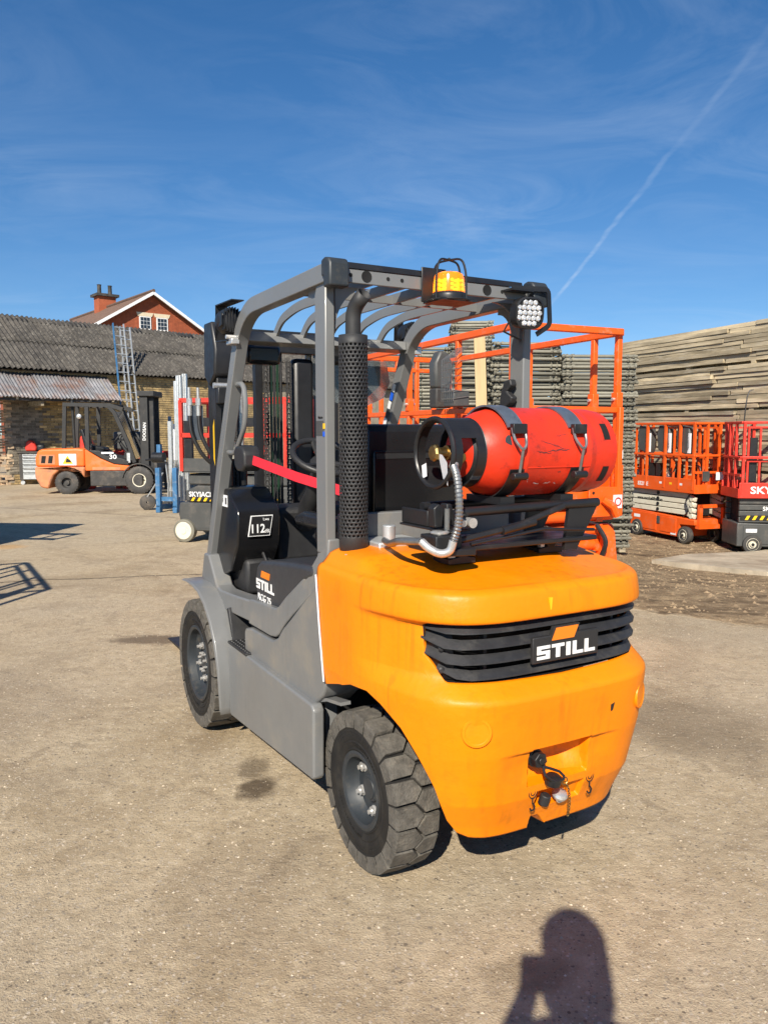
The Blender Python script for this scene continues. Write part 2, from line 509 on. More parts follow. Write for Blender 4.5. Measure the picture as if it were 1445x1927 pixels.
    def mesh(s, name, m, smooth=35):
        me = bpy.data.meshes.new(name)
        me.from_pydata(s.v, [], s.f)
        me.validate(clean_customdata=False)
        bm = bmesh.new()
        bm.from_mesh(me)
        bmesh.ops.remove_doubles(bm, verts=bm.verts, dist=1e-5)
        bmesh.ops.recalc_face_normals(bm, faces=bm.faces)
        bm.to_mesh(me)
        bm.free()
        me.materials.append(M[m] if isinstance(m, str) else m)
        if smooth:
            me.shade_smooth()
            me.set_sharp_from_angle(angle=radians(smooth))
        return me

    def obj(s, name, m, parent=None, bevel=0.0, smooth=35, seg=2, label=None):
        o = bpy.data.objects.new(name, s.mesh(name, m, smooth))
        C.objects.link(o)
        if parent is not None:
            o.parent = parent
        if bevel:
            b = o.modifiers.new('bevel', 'BEVEL')
            b.width = bevel
            b.segments = seg
            b.limit_method = 'ANGLE'
            b.angle_limit = radians(40)
            b.harden_normals = False
        if label:
            o['label'] = label
        return o


def box(lo, hi):
    return MB().box(lo, hi)


def tag(o, label, cat=None, group=None, kind=None):
    o['label'] = label
    if cat:
        o['category'] = cat
    if group:
        o['group'] = group
    if kind:
        o['kind'] = kind
    return o


def struct(o, label=None):
    o['kind'] = 'structure'
    if label:
        o['label'] = label
    return o


def thing(name, label, cat, loc=(0, 0, 0), rz=0.0, group=None):
    o = bpy.data.objects.new(name, None)
    o.empty_display_size = 0.2
    C.objects.link(o)
    o.location = loc
    o.rotation_euler = (0, 0, rz)
    tag(o, label, cat, group)
    return o


def dup(root, loc, rz, label, group=None):
    """a copy of a thing with copies of its parts and sub-parts"""
    r = root.copy()
    C.objects.link(r)
    r.location = loc
    r.rotation_euler = (0, 0, rz)
    r['label'] = label
    if group:
        r['group'] = group
    for ch in list(root.children):
        c = ch.copy()
        C.objects.link(c)
        c.parent = r
        for g in list(ch.children):
            d = g.copy()
            C.objects.link(d)
            d.parent = c
    return r


def inst(src, name, parent, loc=(0, 0, 0), rot=(0, 0, 0), sc=(1, 1, 1), m=None):
    """a piece that shares the mesh src"""
    o = bpy.data.objects.new(name, src)
    C.objects.link(o)
    o.parent = parent
    o.location = loc
    o.rotation_euler = rot
    o.scale = sc
    if m:
        o.material_slots[0].link = 'OBJECT'
        o.material_slots[0].material = M[m]
    return o


def text(name, body, m, parent, size, loc, ex, ey, bold=0.0, depth=0.0012, align='CENTER', shear=0.0, sx=1.0):
    """flat lettering: ex = reading direction, ey = up direction"""
    cu = bpy.data.curves.new(name, 'FONT')
    cu.body = body
    cu.size = size
    cu.align_x = align
    cu.align_y = 'CENTER'
    cu.offset = bold
    cu.extrude = depth
    cu.shear = shear
    cu.resolution_u = 3
    t = bpy.data.objects.new(name, cu)
    C.objects.link(t)
    dg = bpy.context.evaluated_depsgraph_get()
    me = bpy.data.meshes.new_from_object(t.evaluated_get(dg))
    bpy.data.objects.remove(t)
    bpy.data.curves.remove(cu)
    me.materials.clear()
    me.materials.append(M[m])
    o = bpy.data.objects.new(name, me)
    C.objects.link(o)
    o.parent = parent
    ex, ey = Vector(ex).normalized(), Vector(ey).normalized()
    ey = (ey - ex * ey.dot(ex)).normalized()
    ez = ex.cross(ey)
    mt = Matrix((ex * sx, ey, ez)).transposed().to_4x4()
    mt.translation = Vector(loc)
    o.matrix_local = mt
    return o


def smooth(t):
    t = max(0.0, min(1.0, t))
    return t * t * (3 - 2 * t)


def lerp(a, b, t):
    return a + (b - a) * t


def interp(tab, z):
    if z <= tab[0][0]:
        return tab[0][1]
    for (z0, v0), (z1, v1) in zip(tab, tab[1:]):
        if z <= z1:
            return lerp(v0, v1, (z - z0) / (z1 - z0))
    return tab[-1][1]


def fillet(pts, r, n=6):
    """round the inner corners of an open 3D polyline"""
    P = [Vector(p) for p in pts]
    out = [P[0]]
    for i in range(1, len(P) - 1):
        a, b, c = P[i - 1], P[i], P[i + 1]
        d1, d2 = (a - b), (c - b)
        rr = min(r, d1.length * 0.49, d2.length * 0.49)
        s_, e_ = b + d1.normalized() * rr, b + d2.normalized() * rr
        for k in range(n + 1):
            t = k / n
            out.append(s_ * (1 - t) ** 2 + b * 2 * t * (1 - t) + e_ * t * t)
    out.append(P[-1])
    return out


# ------------------------------------------------------------------ ground
def gz(x, y):
    """the yard is flat round the truck and falls away towards the parked lifts on the right"""
    return -0.5 * smooth((y - 5.6) / 7.0) * smooth((x - 1.2) / 3.4)


def axis_pts(lo, hi, fine_lo, fine_hi, step, coarse):
    p = []
    t = lo
    while t < fine_lo:
        p.append(t)
        t += coarse
    t = fine_lo
    while t < fine_hi:
        p.append(t)
        t += step
    t = fine_hi
    while t <= hi:
        p.append(t)
        t += coarse
    return p


def make_ground():
    xs = axis_pts(-240, 240, -16, 16, 0.4, 16)
    ys = axis_pts(-60, 420, -4, 30, 0.4, 16)
    b = MB()
    nx = len(xs)
    for y in ys:
        for x in xs:
            b.v.append((x, y, gz(x, y)))
    for j in range(len(ys) - 1):
        for i in range(nx - 1):
            k = j * nx + i
            b.f.append((k, k + 1, k + 1 + nx, k + nx))
    m = bpy.data.materials.new('yard_concrete_and_dirt')
    m.use_nodes = True
    nt = m.node_tree
    n, l = nt.nodes, nt.links
    p = n['Principled BSDF']
    tc = n.new('ShaderNodeTexCoord')

    def noise(scale, det=6, rough=0.6, dist=0.0, sc=None):
        t = n.new('ShaderNodeTexNoise')
        t.inputs['Scale'].default_value = scale
        t.inputs['Detail'].default_value = det
        t.inputs['Roughness'].default_value = rough
        t.inputs['Distortion'].default_value = dist
        if sc:
            mp = n.new('ShaderNodeMapping')
            mp.inputs['Scale'].default_value = sc
            l.new(tc.outputs['Object'], mp.inputs['Vector'])
            l.new(mp.outputs[0], t.inputs['Vector'])
        else:
            l.new(tc.outputs['Object'], t.inputs['Vector'])
        return t.outputs['Fac']

    def mr(v, a, b_, c=0.0, d=1.0):
        t = n.new('ShaderNodeMapRange')
        for k, x in zip(('From Min', 'From Max', 'To Min', 'To Max'), (a, b_, c, d)):
            t.inputs[k].default_value = x
        l.new(v, t.inputs['Value'])
        return t.outputs[0]

    def mth(op, a, b_=None):
        t = n.new('ShaderNodeMath')
        t.operation = op
        for i, v in enumerate((a, b_)):
            if v is None:
                continue
            if isinstance(v, (int, float)):
                t.inputs[i].default_value = v
            else:
                l.new(v, t.inputs[i])
        return t.outputs[0]

    def mix(f, a, b_):
        t = n.new('ShaderNodeMixRGB')
        for k, v in (('Fac', f), ('Color1', a), ('Color2', b_)):
            if isinstance(v, tuple):
                t.inputs[k].default_value = (*v, 1)
            elif isinstance(v, (int, float)):
                t.inputs[k].default_value = v
            else:
                l.new(v, t.inputs[k])
        return t.outputs[0]

    sep = n.new('ShaderNodeSeparateXYZ')
    l.new(tc.outputs['Object'], sep.inputs[0])
    X, Y = sep.outputs[0], sep.outputs[1]
    fine = noise(95, 4, 0.7)
    mid = noise(13, 7, 0.66)
    big = noise(0.55, 5, 0.6)
    patch = noise(1.9, 6, 0.62, 0.4)
    con = mix(mr(mid, 0.32, 0.68), (0.345, 0.262, 0.158), (0.530, 0.425, 0.280))
    con = mix(mr(noise(0.8, 6, 0.65, 0.8), 0.47, 0.66, 0.0, 0.80), con, (0.245, 0.178, 0.102))
    con = mix(mr(noise(3.6, 7, 0.7, 1.2), 0.55, 0.66, 0.0, 0.55), con, (0.180, 0.132, 0.082))
    con = mix(mr(noise(2.3, 6, 0.7, 0.5), 0.60, 0.72, 0.0, 0.5), con, (0.56, 0.47, 0.34))
    con = mix(mr(big, 0.35, 0.7, 0.0, 0.5), con, (0.391, 0.334, 0.253))
    con = mix(mr(patch, 0.56, 0.74, 0.0, 0.5), con, (0.213, 0.159, 0.102))
    con = mix(mr(fine, 0.56, 0.70, 0.0, 0.55), con, (0.163, 0.121, 0.078))
    con = mix(mr(noise(140, 3, 0.6), 0.64, 0.72, 0.0, 0.85), con, (0.667, 0.568, 0.440))
    con = mix(mr(noise(60, 3, 0.6), 0.66, 0.72, 0.0, 0.6), con, (0.121, 0.092, 0.065))
    def vor(scale):
        t = n.new('ShaderNodeTexVoronoi')
        t.inputs['Scale'].default_value = scale
        t.inputs['Randomness'].default_value = 1.0
        l.new(tc.outputs['Object'], t.inputs['Vector'])
        return t
    for sc_, thr, lo, hi in ((62, .40, 0.0, 0.85), (26, .24, 0.0, 0.8), (110, .42, 0.0, 0.85)):
        v = vor(sc_)
        sp = n.new('ShaderNodeSeparateColor')
        l.new(v.outputs['Color'], sp.inputs[0])
        stone = mth('MULTIPLY', mr(v.outputs['Distance'], thr, thr * .55, 0.0, hi), mth('GREATER_THAN', sp.outputs[0], 0.66))
        tone = mix(sp.outputs[1], (0.10, 0.078, 0.055), (0.62, 0.53, 0.41))
        con = mix(stone, con, tone)
    # concrete slab joints and cracks, filled with dark grit
    wob = mth('MULTIPLY', mth('SUBTRACT', noise(2.2, 6, 0.7), 0.5), 0.22)

    def crack(x0, y0, x1, y1, w, amt, c, xa=None, xb=None):
        d = Vector((x1 - x0, y1 - y0)).normalized()
        nn = (-d[1], d[0])
        dd = mth('ADD', mth('ADD', mth('MULTIPLY', X, nn[0]), mth('MULTIPLY', Y, nn[1])), -(nn[0] * x0 + nn[1] * y0))
        dd = mth('ABSOLUTE', mth('ADD', dd, wob))
        f = mr(dd, w, w * 0.35, 0.0, amt)
        if xa is not None:
            f = mth('MULTIPLY', f, mth('MULTIPLY', mth('GREATER_THAN', X, xa), mth('LESS_THAN', X, xb)))
        return mix(f, c, (0.064, 0.048, 0.034))
    con = crack(-3.98, 7.88, -1.96, 8.33, 0.028, 0.9, con)
    con = crack(-7.9, 15.8, -3.66, 13.8, 0.045, 0.45, con)
    con = crack(-5.5, 12.4, -1.0, 11.2, 0.02, 0.35, con)

    # oil and water stains with their own outlines
    def stain(cx, cy, r, ry, amt, c, colr):
        a = mth('DIVIDE', mth('SUBTRACT', X, cx), r)
        b2 = mth('DIVIDE', mth('SUBTRACT', Y, cy), ry)
        dd = mth('SQRT', mth('ADD', mth('MULTIPLY', a, a), mth('MULTIPLY', b2, b2)))
        dd = mth('ADD', dd, mth('MULTIPLY', mth('SUBTRACT', noise(9, 5, 0.65), 0.5), 1.5))
        return mix(mr(dd, 1.1, 0.55, 0.0, amt), c, colr)
    con = stain(-0.55, 3.22, 0.10, 0.12, 0.85, con, (0.074, 0.051, 0.031))
    con = stain(-0.60, 3.42, 0.08, 0.14, 0.6, con, (0.106, 0.078, 0.048))
    con = stain(-1.75, 5.65, 0.32, 0.16, 0.75, con, (0.097, 0.068, 0.045))
    con = stain(-5.1, 10.3, 0.30, 0.25, 0.5, con, (0.511, 0.284, 0.099))
    con = stain(1.62, 3.9, 0.42, 0.5, 0.35, con, (0.142, 0.111, 0.074))
    con = stain(0.42, 2.06, 0.16, 0.09, 0.5, con, (0.170, 0.128, 0.078))
    # bare earth and gravel on the right, beyond the concrete edge
    dl = Vector((3.05 - 2.2, 5.95 - 6.6)).normalized()
    nn = (-dl[1], dl[0])
    de = mth('ADD', mth('ADD', mth('MULTIPLY', X, nn[0]), mth('MULTIPLY', Y, nn[1])), -(nn[0] * 2.2 + nn[1] * 6.6))
    de = mth('ADD', de, mth('MULTIPLY', mth('SUBTRACT', noise(3.0, 6, 0.65), 0.5), 0.7))
    er = mix(mr(noise(5.5, 7, 0.7), 0.35, 0.66), (0.165, 0.112, 0.064), (0.42, 0.305, 0.180))
    er = mix(mr(noise(26, 5, 0.7), 0.55, 0.68, 0.0, 0.8), er, (0.40, 0.32, 0.22))
    er = mix(mr(noise(1.2, 5, 0.6, 0.6, (1, 2.6, 1)), 0.50, 0.66, 0.0, 0.85), er, (0.085, 0.056, 0.033))
    isd = mth('MULTIPLY', mr(de, -0.02, 0.12), mr(X, 0.3, 0.9))
    col = mix(isd, con, er)
    l.new(col, p.inputs['Base Color'])
    p.inputs['Roughness'].default_value = 0.9
    p.inputs['Specular IOR Level'].default_value = 0.25
    bp = n.new('ShaderNodeBump')
    bp.inputs['Strength'].default_value = 0.85
    bp.inputs['Distance'].default_value = 0.012
    hh = mth('ADD', mth('MULTIPLY', noise(160, 4, 0.65), 0.45), mth('MULTIPLY', noise(28, 6, 0.65), 0.9))
    hh = mth('ADD', hh, mth('MULTIPLY', mth('MULTIPLY', noise(9, 6, 0.7), isd), 5.0))
    l.new(hh, bp.inputs['Height'])
    l.new(bp.outputs[0], p.inputs['Normal'])
    o = b.obj('ground', m, smooth=180)
    struct(o, 'worn beige concrete yard floor with earth on the right')
    return o


ground = make_ground()


def make_grit():
    """loose stone chips lying on the yard"""
    r = random.Random(3)
    for name, lab, cnt, m, fn, smin, smax in (
        ('grit', 'small loose stone chips scattered over the concrete yard', 9000, mat('grit_stone', (0.42, 0.35, 0.26), 0.9, var=0.65, scale=40),
         lambda: (r.uniform(-3.2, 2.4), 1.5 + 7.5 * r.random() ** 1.6), 0.0015, 0.0060),
        ('gravel', 'rough earth clods and gravel on the bare ground at right', 5200, mat('earth_clod', (0.23, 0.165, 0.10), 0.95, var=0.6, scale=1.6),
         lambda: (r.uniform(2.0, 8.0), r.uniform(6.2, 15.5)), 0.006, 0.032)):
        b = MB()
        for _ in range(cnt):
            x, y = fn()
            if name == 'gravel' and (x - 2.2) * 0.607 + (y - 6.6) * 0.794 < 0.1:
                continue
            s_ = lerp(smin, smax, r.random() ** 3)
            z = gz(x, y)
            k = r.random() * 6.28
            pts = []
            for i in range(5):
                a = k + i * 1.2566
                q = s_ * r.uniform(0.6, 1.3)
                pts.append((x + q * cos(a) * 1.4, y + q * sin(a), z - s_ * 0.2))
            pts += [(x + r.uniform(-.3, .3) * s_, y + r.uniform(-.3, .3) * s_, z + s_ * r.uniform(0.5, 1.0))]
            b.add(pts, [(i, (i + 1) % 5, 5) for i in range(5)])
        o = b.obj(name, m, smooth=0)
        tag(o, lab, None, None, 'stuff')


make_grit()


# ================================================================== the forklift in front
# local frame: x to the truck's right, y forward, z up, origin on the ground under the rear axle
FK = thing('forklift_truck', 'big orange and grey forklift truck in front, red gas bottle strapped on its back', 'forklift',
           (0.338, 2.85, 0), radians(29.5))

# ---- wheels
def make_wheel(R, W, rim_r, nl, nuts, nut_r, hub_r, dz=0.0):
    """axis along x, outer side at -x; returns meshes"""
    t = MB()
    h = W / 2
    prof = [(rim_r - .004, -h * .72), (rim_r + .012, -h * .90), (rim_r + .020, -h * .95), (rim_r + .024, -h * .90), (rim_r + .045, -h * .985),
            (rim_r + .050, -h * .955), (rim_r + .054, -h * .985), (R - .075, -h * 1.0), (R - .070, -h * .975), (R - .064, -h * 1.0), (R - .038, -h * .985), (R - .024, -h * .93)]
    prof = prof + [(r, -x) for r, x in prof[::-1]]
    t.lathe([(r, x) for r, x in prof], 72, axis=(1, 0, 0), close=True)
    # tread blocks
    g = MB()
    pit = 2 * pi / nl
    rows = [([(-.509, -.44), (-.06, -.42), (.10, -.04), (.10, .04), (-.06, .42), (-.509, .44)], 0.0),
            ([(.505, -.42), (.505, .42), (.135, .42), (-.025, .04), (-.025, -.04), (.135, -.42)], 0.5)]
    for k in range(nl):
        for poly, off in rows:
            vs = []
            n = len(poly)
            for lev in (0, 1, 2):
                for x, th in poly:
                    cx = sum(p[0] for p in poly) / n
                    ins = (0, 0, 0.055)[lev]
                    xx = lerp(x, cx, ins) * W
                    a = (k + off + lerp(th, 0, ins)) * pit
                    edge = abs(x) > .5
                    r = ((R - .062 if edge else R - .024), (R - .014 if edge else R - .006), R - (.004 if edge else 0))[lev]
                    vs.append((xx, r * cos(a), r * sin(a)))
            fs = []
            for lev in (0, 1):
                for i in range(n):
                    j = (i + 1) % n
                    fs.append((lev * n + i, lev * n + j, lev * n + n + j, lev * n + n + i))
            fs.append(tuple(range(2 * n, 3 * n)))
            g.add(vs, fs)
    r_ = MB()
    r_.lathe([(rim_r + .012, -h * .86), (rim_r + .014, -h * .93), (rim_r + .004, -h * .96), (rim_r - .008, -h * .90), (rim_r - .014, -h * .55), (rim_r - .020, h * (dz - .1)),
              (rim_r * .80, h * (dz + .02)), (hub_r * 1.02, h * (dz + .04)), (hub_r, h * (dz - .10)), (hub_r * .93, h * (dz - .14)), (hub_r * .80, h * (dz - .15)), (hub_r * .77, h * (dz - .20)), (0.0001, h * (dz - .21))], 48, axis=(1, 0, 0), caps=False)
    r_.lathe([(rim_r + .012, h * .86), (rim_r - .01, h * .9), (rim_r - .02, h * .3), (0.001, h * .3)], 32, axis=(1, 0, 0), caps=False)
    nb = []
    for k in range(nuts):
        a = 2 * pi * k / nuts + .35
        q = MB()
        c = Vector((h * dz, nut_r * cos(a), nut_r * sin(a)))
        q.cyl(c + Vector((h * .03, 0, 0)), c + Vector((-h * .16, 0, 0)), .0172, 6)
        q.cyl(c + Vector((-h * .16, 0, 0)), c + Vector((-h * .30, 0, 0)), .0085, 8)
        q.cyl(c + Vector((h * .03, 0, 0)), c + Vector((-h * .02, 0, 0)), .020, 14)
        nb.append(q.mesh('nut', 'chrome'))
    mk = MB()
    rq = random.Random(int(R * 1000))
    for rr, a0, a1, st, hgt in ((R - .090, .3, 1.5, .085, .013), (R - .090, 3.3, 4.6, .085, .013), (rim_r + .036, .9, 2.0, .075, .007), (rim_r + .036, 4.2, 5.5, .075, .007)):
        a = a0
        while a < a1:
            w_ = st * rq.uniform(.45, .75)
            for (u0, u1, v0, v1) in ((0, .22, 0, 1), (.78, 1, 0, 1), (0, 1, .8, 1), (0, 1, 0, .2), (.4, .6, 0, 1))[rq.randrange(2):rq.randrange(3, 6)]:
                vs = []
                for xx in (-h * 1.006, -h * .97):
                    for u, v in ((u0, v0), (u1, v0), (u1, v1), (u0, v1)):
                        q_, aa = rr + hgt * v, a + w_ * u
                        vs.append((xx, q_ * cos(aa), q_ * sin(aa)))
                mk.add(vs, [(0, 1, 2, 3), (0, 4, 5, 1), (1, 5, 6, 2), (2, 6, 7, 3), (3, 7, 4, 0)])
            a += st
    t.v, t.f = t.v + mk.v, t.f + [tuple(i + len(t.v) for i in f) for f in mk.f]
    return r_.mesh('wheel', 'rim', 30), t.mesh('tyre', 'tyre', 40), g.mesh('tread', 'tread', 0), nb


WR = make_wheel(.284, .162, .125, 21, 5, .082, .048, -.30)
WF = make_wheel(.338, .205, .185, 22, 6, .098, .060, -.42)


def put_wheel(ws, x, y, z, side, steer=0.0):
    w = inst(ws[0], 'wheel', FK, (x, y, z), (0.4, 0, steer + (0 if side < 0 else pi)))
    inst(ws[1], 'tyre', w)
    inst(ws[2], 'tread', w)
    for nmesh in ws[3]:
        inst(nmesh, 'nut', w)
    return w


put_wheel(WR, -.408, .008, .284, -1)
put_wheel(WR, .408, .008, .284, 1)
wf = put_wheel(WF, -.505, 1.62, .338, -1)
put_wheel(WF, .505, 1.62, .338, 1)
for k in range(8):                       # hub bolts of the near front wheel
    a = 2 * pi * k / 8
    MB().cyl((-.055, .046 * cos(a), .046 * sin(a)), (-.078, .046 * cos(a), .046 * sin(a)), .0075, 6).obj('hub_bolt', 'chrome', wf)

# ---- counterweight: rows of plan outlines, from the wheel arch up to the ridge and over the top
A_T = [(.24, .440), (.30, .464), (.385, .495), (.55, .523), (.70, .538), (1.0, .537), (1.042, .5335), (1.054, .530), (1.063, .524), (1.07, .514)]
Y_S = [(.24, -.435), (.30, -.455), (.385, -.49), (.55, -.522), (.70, -.538), (.727, -.540), (.738, -.536), (.746, -.527), (.786, -.466), (.80, -.456), (.95, -.442),
       (.964, -.445), (.9665, -.488), (.969, -.4935), (.974, -.496), (1.0, -.494), (1.044, -.486), (1.055, -.481), (1.063, -.470), (1.07, -.450)]
Y_P = [(.24, -.435), (.30, -.455), (.385, -.49), (.55, -.52), (.70, -.532), (1.0, -.50), (1.045, -.478), (1.07, -.445)]
A_R = [(.74, 0), (.80, -.016), (.94, -.016), (.962, -.014), (.974, 0)]
Y0 = .05


def cw_pos(kind, X, c, z):
    """a point of the counterweight skin at height z; kind side: c = y, rear: X = x/a, c = depth fraction"""
    a = interp(A_T, z)
    if kind != 'rear':
        return (-a if kind == 'left' else a), c, z
    f = smooth((c - .10) / .45)
    b = Y0 - lerp(interp(Y_P, z), interp(Y_S, z), f)
    a += interp(A_R, z) * f
    return a * X, Y0 - b * c, z


Xs = set()
for k in range(-100, 101):
    Xs.add(round(k / 100 * .40, 4))
for k in range(0, 40):
    Xs.add(round(.40 + k / 40 * .435, 4))
for k in range(0, 30):
    Xs.add(round(.835 + .165 * sin(k / 29 * pi / 2), 4))
Xp = sorted(x for x in Xs if x >= 0)
half = [(x, (1 - x ** 4.6) ** (1 / 2.3)) for x in Xp if x < .985]
cl = half[-1][1]
nk = 14
for k in range(1, nk):
    c = cl * (1 - k / nk)
    half.append(((1 - c ** 2.3) ** (1 / 4.6), c))
cols = []
for k in range(10):
    cols.append(('left', 0, k))
for x, c in half[::-1]:
    cols.append(('rear', -x, c))
for x, c in half[1:]:
    cols.append(('rear', x, c))
for k in range(9, -1, -1):
    cols.append(('right', 0, k))


def col_pos(i, z):
    kd, X, c = cols[i]
    if kd != 'rear':
        yf = .183 + (z - .628) * .15
        return cw_pos(kd, 0, lerp(yf, Y0, c / 10), z)
    return cw_pos(kd, X, c, z)


ARCH = [(-.533, .183, .630), (-.537, .06, .665), (-.537, -.03, .690), (-.529, -.132, .698), (-.512, -.209, .674), (-.482, -.293, .617), (-.451, -.340, .541),
        (-.41, -.369, .438), (-.358, -.369, .320), (-.329, -.372, .274), (-.30, -.39, .257), (-.25, -.41, .252)]
NC = len(cols)
bot = [.252] * NC
anchors = []
for q in ARCH:
    best = min(range(NC // 2), key=lambda i: (Vector(col_pos(i, q[2])) - Vector(q)).length)
    anchors.append((best, q[2]))
anchors[0] = (0, .630)
tabs = []
for i, z in anchors:
    if not tabs or i > tabs[-1][0]:
        tabs.append((i, z))
for i in range(NC // 2):
    bot[i] = interp(tabs, i)
    bot[NC - 1 - i] = bot[i]


def g_bot(i):
    kd, X, c = cols[i]
    if kd != 'rear' or abs(X) > .836:
        return .860
    return interp([(0, .776), (.755, .784), (.835, .860)], abs(X))


G_TOP = .966


def dent(x, z, x0, x1, z0, z1, soft=.007):
    return smooth((x - x0) / soft) * smooth((x1 - x) / soft) * smooth((z - z0) / soft) * smooth((z1 - z) / soft)


def cw_final(i, z):
    x, y, z = col_pos(i, z)
    if cols[i][0] == 'rear' and abs(x) < .34 and z < .62:
        # towing recess, pin recess, bottom notch
        y += .075 * dent(x, z, -.150, .105, .428, .556) * lerp(1, .45, smooth((x - .02) / .09)) * lerp(.55, 1, smooth((z - .43) / .07))
        y += .050 * dent(x, z, -.102, .100, .332, .398, .006) * lerp(1, .35, smooth((x + .02) / .11))
        y += .070 * dent(x, z, -.098, -.018, .20, .300 - .05 * smooth((x + .075) / .06), .012)
        y += .013 * smooth((.27 - abs(x + .02)) / .14) * smooth((.556 - z) / .010) * smooth((z - .42) / .10)
    return x, y, z


ZL = [.9665, .9685, .972, .978, .99, 1.005, 1.022, 1.038, 1.048, 1.054, 1.059, 1.0635, 1.0675, 1.07]
N1, N2, N3, N4 = 120, 10, 14, 16
cw = MB()
row_of = []
for r in range(N1 + N2 + N3 + N4 + 1):
    for i in range(NC):
        gb = g_bot(i)
        if r <= N1:
            p = cw_final(i, lerp(bot[i], gb, r / N1))
        elif r <= N1 + N2:
            p = cw_final(i, lerp(gb, G_TOP, (r - N1) / N2))
        elif r <= N1 + N2 + N3:
            p = cw_final(i, ZL[r - N1 - N2 - 1])
        else:
            s_ = ((r - N1 - N2 - N3) / N4) ** 1.6
            x, y, z = col_pos(i, 1.07)
            kd, X, c = cols[i]
            f = smooth((c - .05) / .5) if kd == 'rear' else 0
            ys = y if kd != 'rear' else lerp(y, .02, smooth(c / .2))
            if kd == 'rear' and y < .02:
                ys = .02 if c > .05 else y
            k_ = lerp(.075, .33, f)
            X_, Y_ = lerp(x, 0, s_), lerp(y, ys, s_)
            dcut = (abs(X_) - .34) * .882 + (.09 - Y_) * .47
            zt = min(1.128, 1.072 + .125 * (Y_ + .445)) - .115 * max(0, dcut)
            zs_ = 1.07 + .058 * (1 - math.exp(-s_ / k_)) / (1 - math.exp(-1 / k_))
            zz = lerp(zs_, zt, f * .999)
            p = (X_, Y_, lerp(1.07, zz, smooth(s_ / .06)))
        cw.v.append(p)
for r in range(N1 + N2 + N3 + N4):
    for i in range(NC - 1):
        if N1 <= r < N1 + N2:
            k0, k1 = cols[i], cols[i + 1]
            if k0[0] == 'rear' and k1[0] == 'rear' and max(abs(k0[1]), abs(k1[1])) <= .8355:
                continue
        a = r * NC + i
        cw.f.append((a, a + 1, a + 1 + NC, a + NC))
cwo = cw.obj('counterweight', 'orange', FK, smooth=50)
so = cwo.modifiers.new('wall', 'SOLIDIFY')
so.thickness = .028
so.offset = -1

MB().tube([(-.5395, .240, 1.028), (-.5405, .212, .84), (-.5375, .184, .640)], .0035, 6).obj('edge_strip', 'paper', FK)  # thin pale strip along the counterweight's front edge
# grille: dark housing behind the opening, four louvres, badge
gcols = [i for i in range(NC) if cols[i][0] == 'rear' and abs(cols[i][1]) <= .8355]
gh = MB()
for i in gcols:
    x, y, z = col_pos(i, g_bot(i) + .001)
    x2, y2, z2 = col_pos(i, G_TOP - .001)
    gh.v += [(x * .998, y + .004, z - .002), (x * .985, y + .11, z - .002), (x2 * .985, y2 + .11, z2 + .003), (x2 * .998, y2 + .004, z2 + .003)]
for k in range(len(gcols) - 1):
    for j in range(3):
        a = k * 4 + j
        gh.f.append((a, a + 1, a + 5, a + 4))
for e in (0, (len(gcols) - 1) * 4):
    gh.f.append((e, e + 1, e + 2, e + 3))
gho = gh.obj('grille_housing', 'void', FK, smooth=0)


def rear_y(x, z, off=0.0):
    a = interp(A_T, z) + interp(A_R, z)
    b = Y0 - interp(Y_S, z)
    X = min(.999, abs(x) / a)
    return Y0 - b * (1 - X ** 4.6) ** (1 / 2.3) + off


for zc, hw in ((.948, .424), (.900, .428), (.852, .422), (.803, .394)):
    lv = MB()
    pts = []
    for k in range(-12, 13):
        x = hw * k / 12
        bend = smooth((abs(x) - hw + .045) / .045)
        pts.append((x, rear_y(x, .87) - .012 + .040 * bend, zc + .026 * bend * (.4 if zc > .93 else 1)))
    prof = [(.0125, -.016), (.0135, -.011), (-.008, .013), (-.0125, .0135), (-.0135, .009), (.004, -.012)]
    m_ = len(pts)
    for k, p in enumerate(pts):
        t = Vector(pts[min(k + 1, m_ - 1)]) - Vector(pts[max(k - 1, 0)])
        nn = Vector((t.y, -t.x, 0)).normalized()          # points to the rear
        for dz, dn in prof:
            lv.v.append(tuple(Vector(p) + nn * (dn + .004) + Vector((0, 0, dz))))
    kp = len(prof)
    for k in range(m_ - 1):
        for j in range(kp):
            lv.f.append((k * kp + j, k * kp + (j + 1) % kp, (k + 1) * kp + (j + 1) % kp, (k + 1) * kp + j))
    lv.f += [tuple(range(kp)), tuple(range((m_ - 1) * kp, m_ * kp))]
    lv.obj('louvre', 'grille', FK, smooth=25)
for x in (-.27, .05, .27):
    box((x - .006, rear_y(x, .87) + .010, .785), (x + .006, rear_y(x, .87) + .03, .962)).obj('grille_rib', 'plastic', FK)
for s_ in (-1, 1):                       # angled cheek plates at the grille ends
    q = MB()
    y_ = rear_y(.40, .87)
    q.add([(s_ * .436, rear_y(.436, .9) + .02, .962), (s_ * .372, rear_y(.372, .9) + .008, .955), (s_ * .366, rear_y(.366, .8) + .008, .786), (s_ * .405, rear_y(.405, .8) + .02, .788), (s_ * .438, rear_y(.438, .86) + .03, .862)],
          [(0, 1, 2, 3, 4)])
    o = q.obj('grille_cheek', 'plastic', FK)
    so = o.modifiers.new('t', 'SOLIDIFY')
    so.thickness = .004
    for zz in (.885, .815):
        MB().lathe([(.011, 0), (.011, .004), (.006, .008), (.0001, .008)], 14, (s_ * .398, rear_y(.398, .87) + .004, zz), (-.35 * -s_, -1, 0)).obj('grille_screw', 'grille', FK)


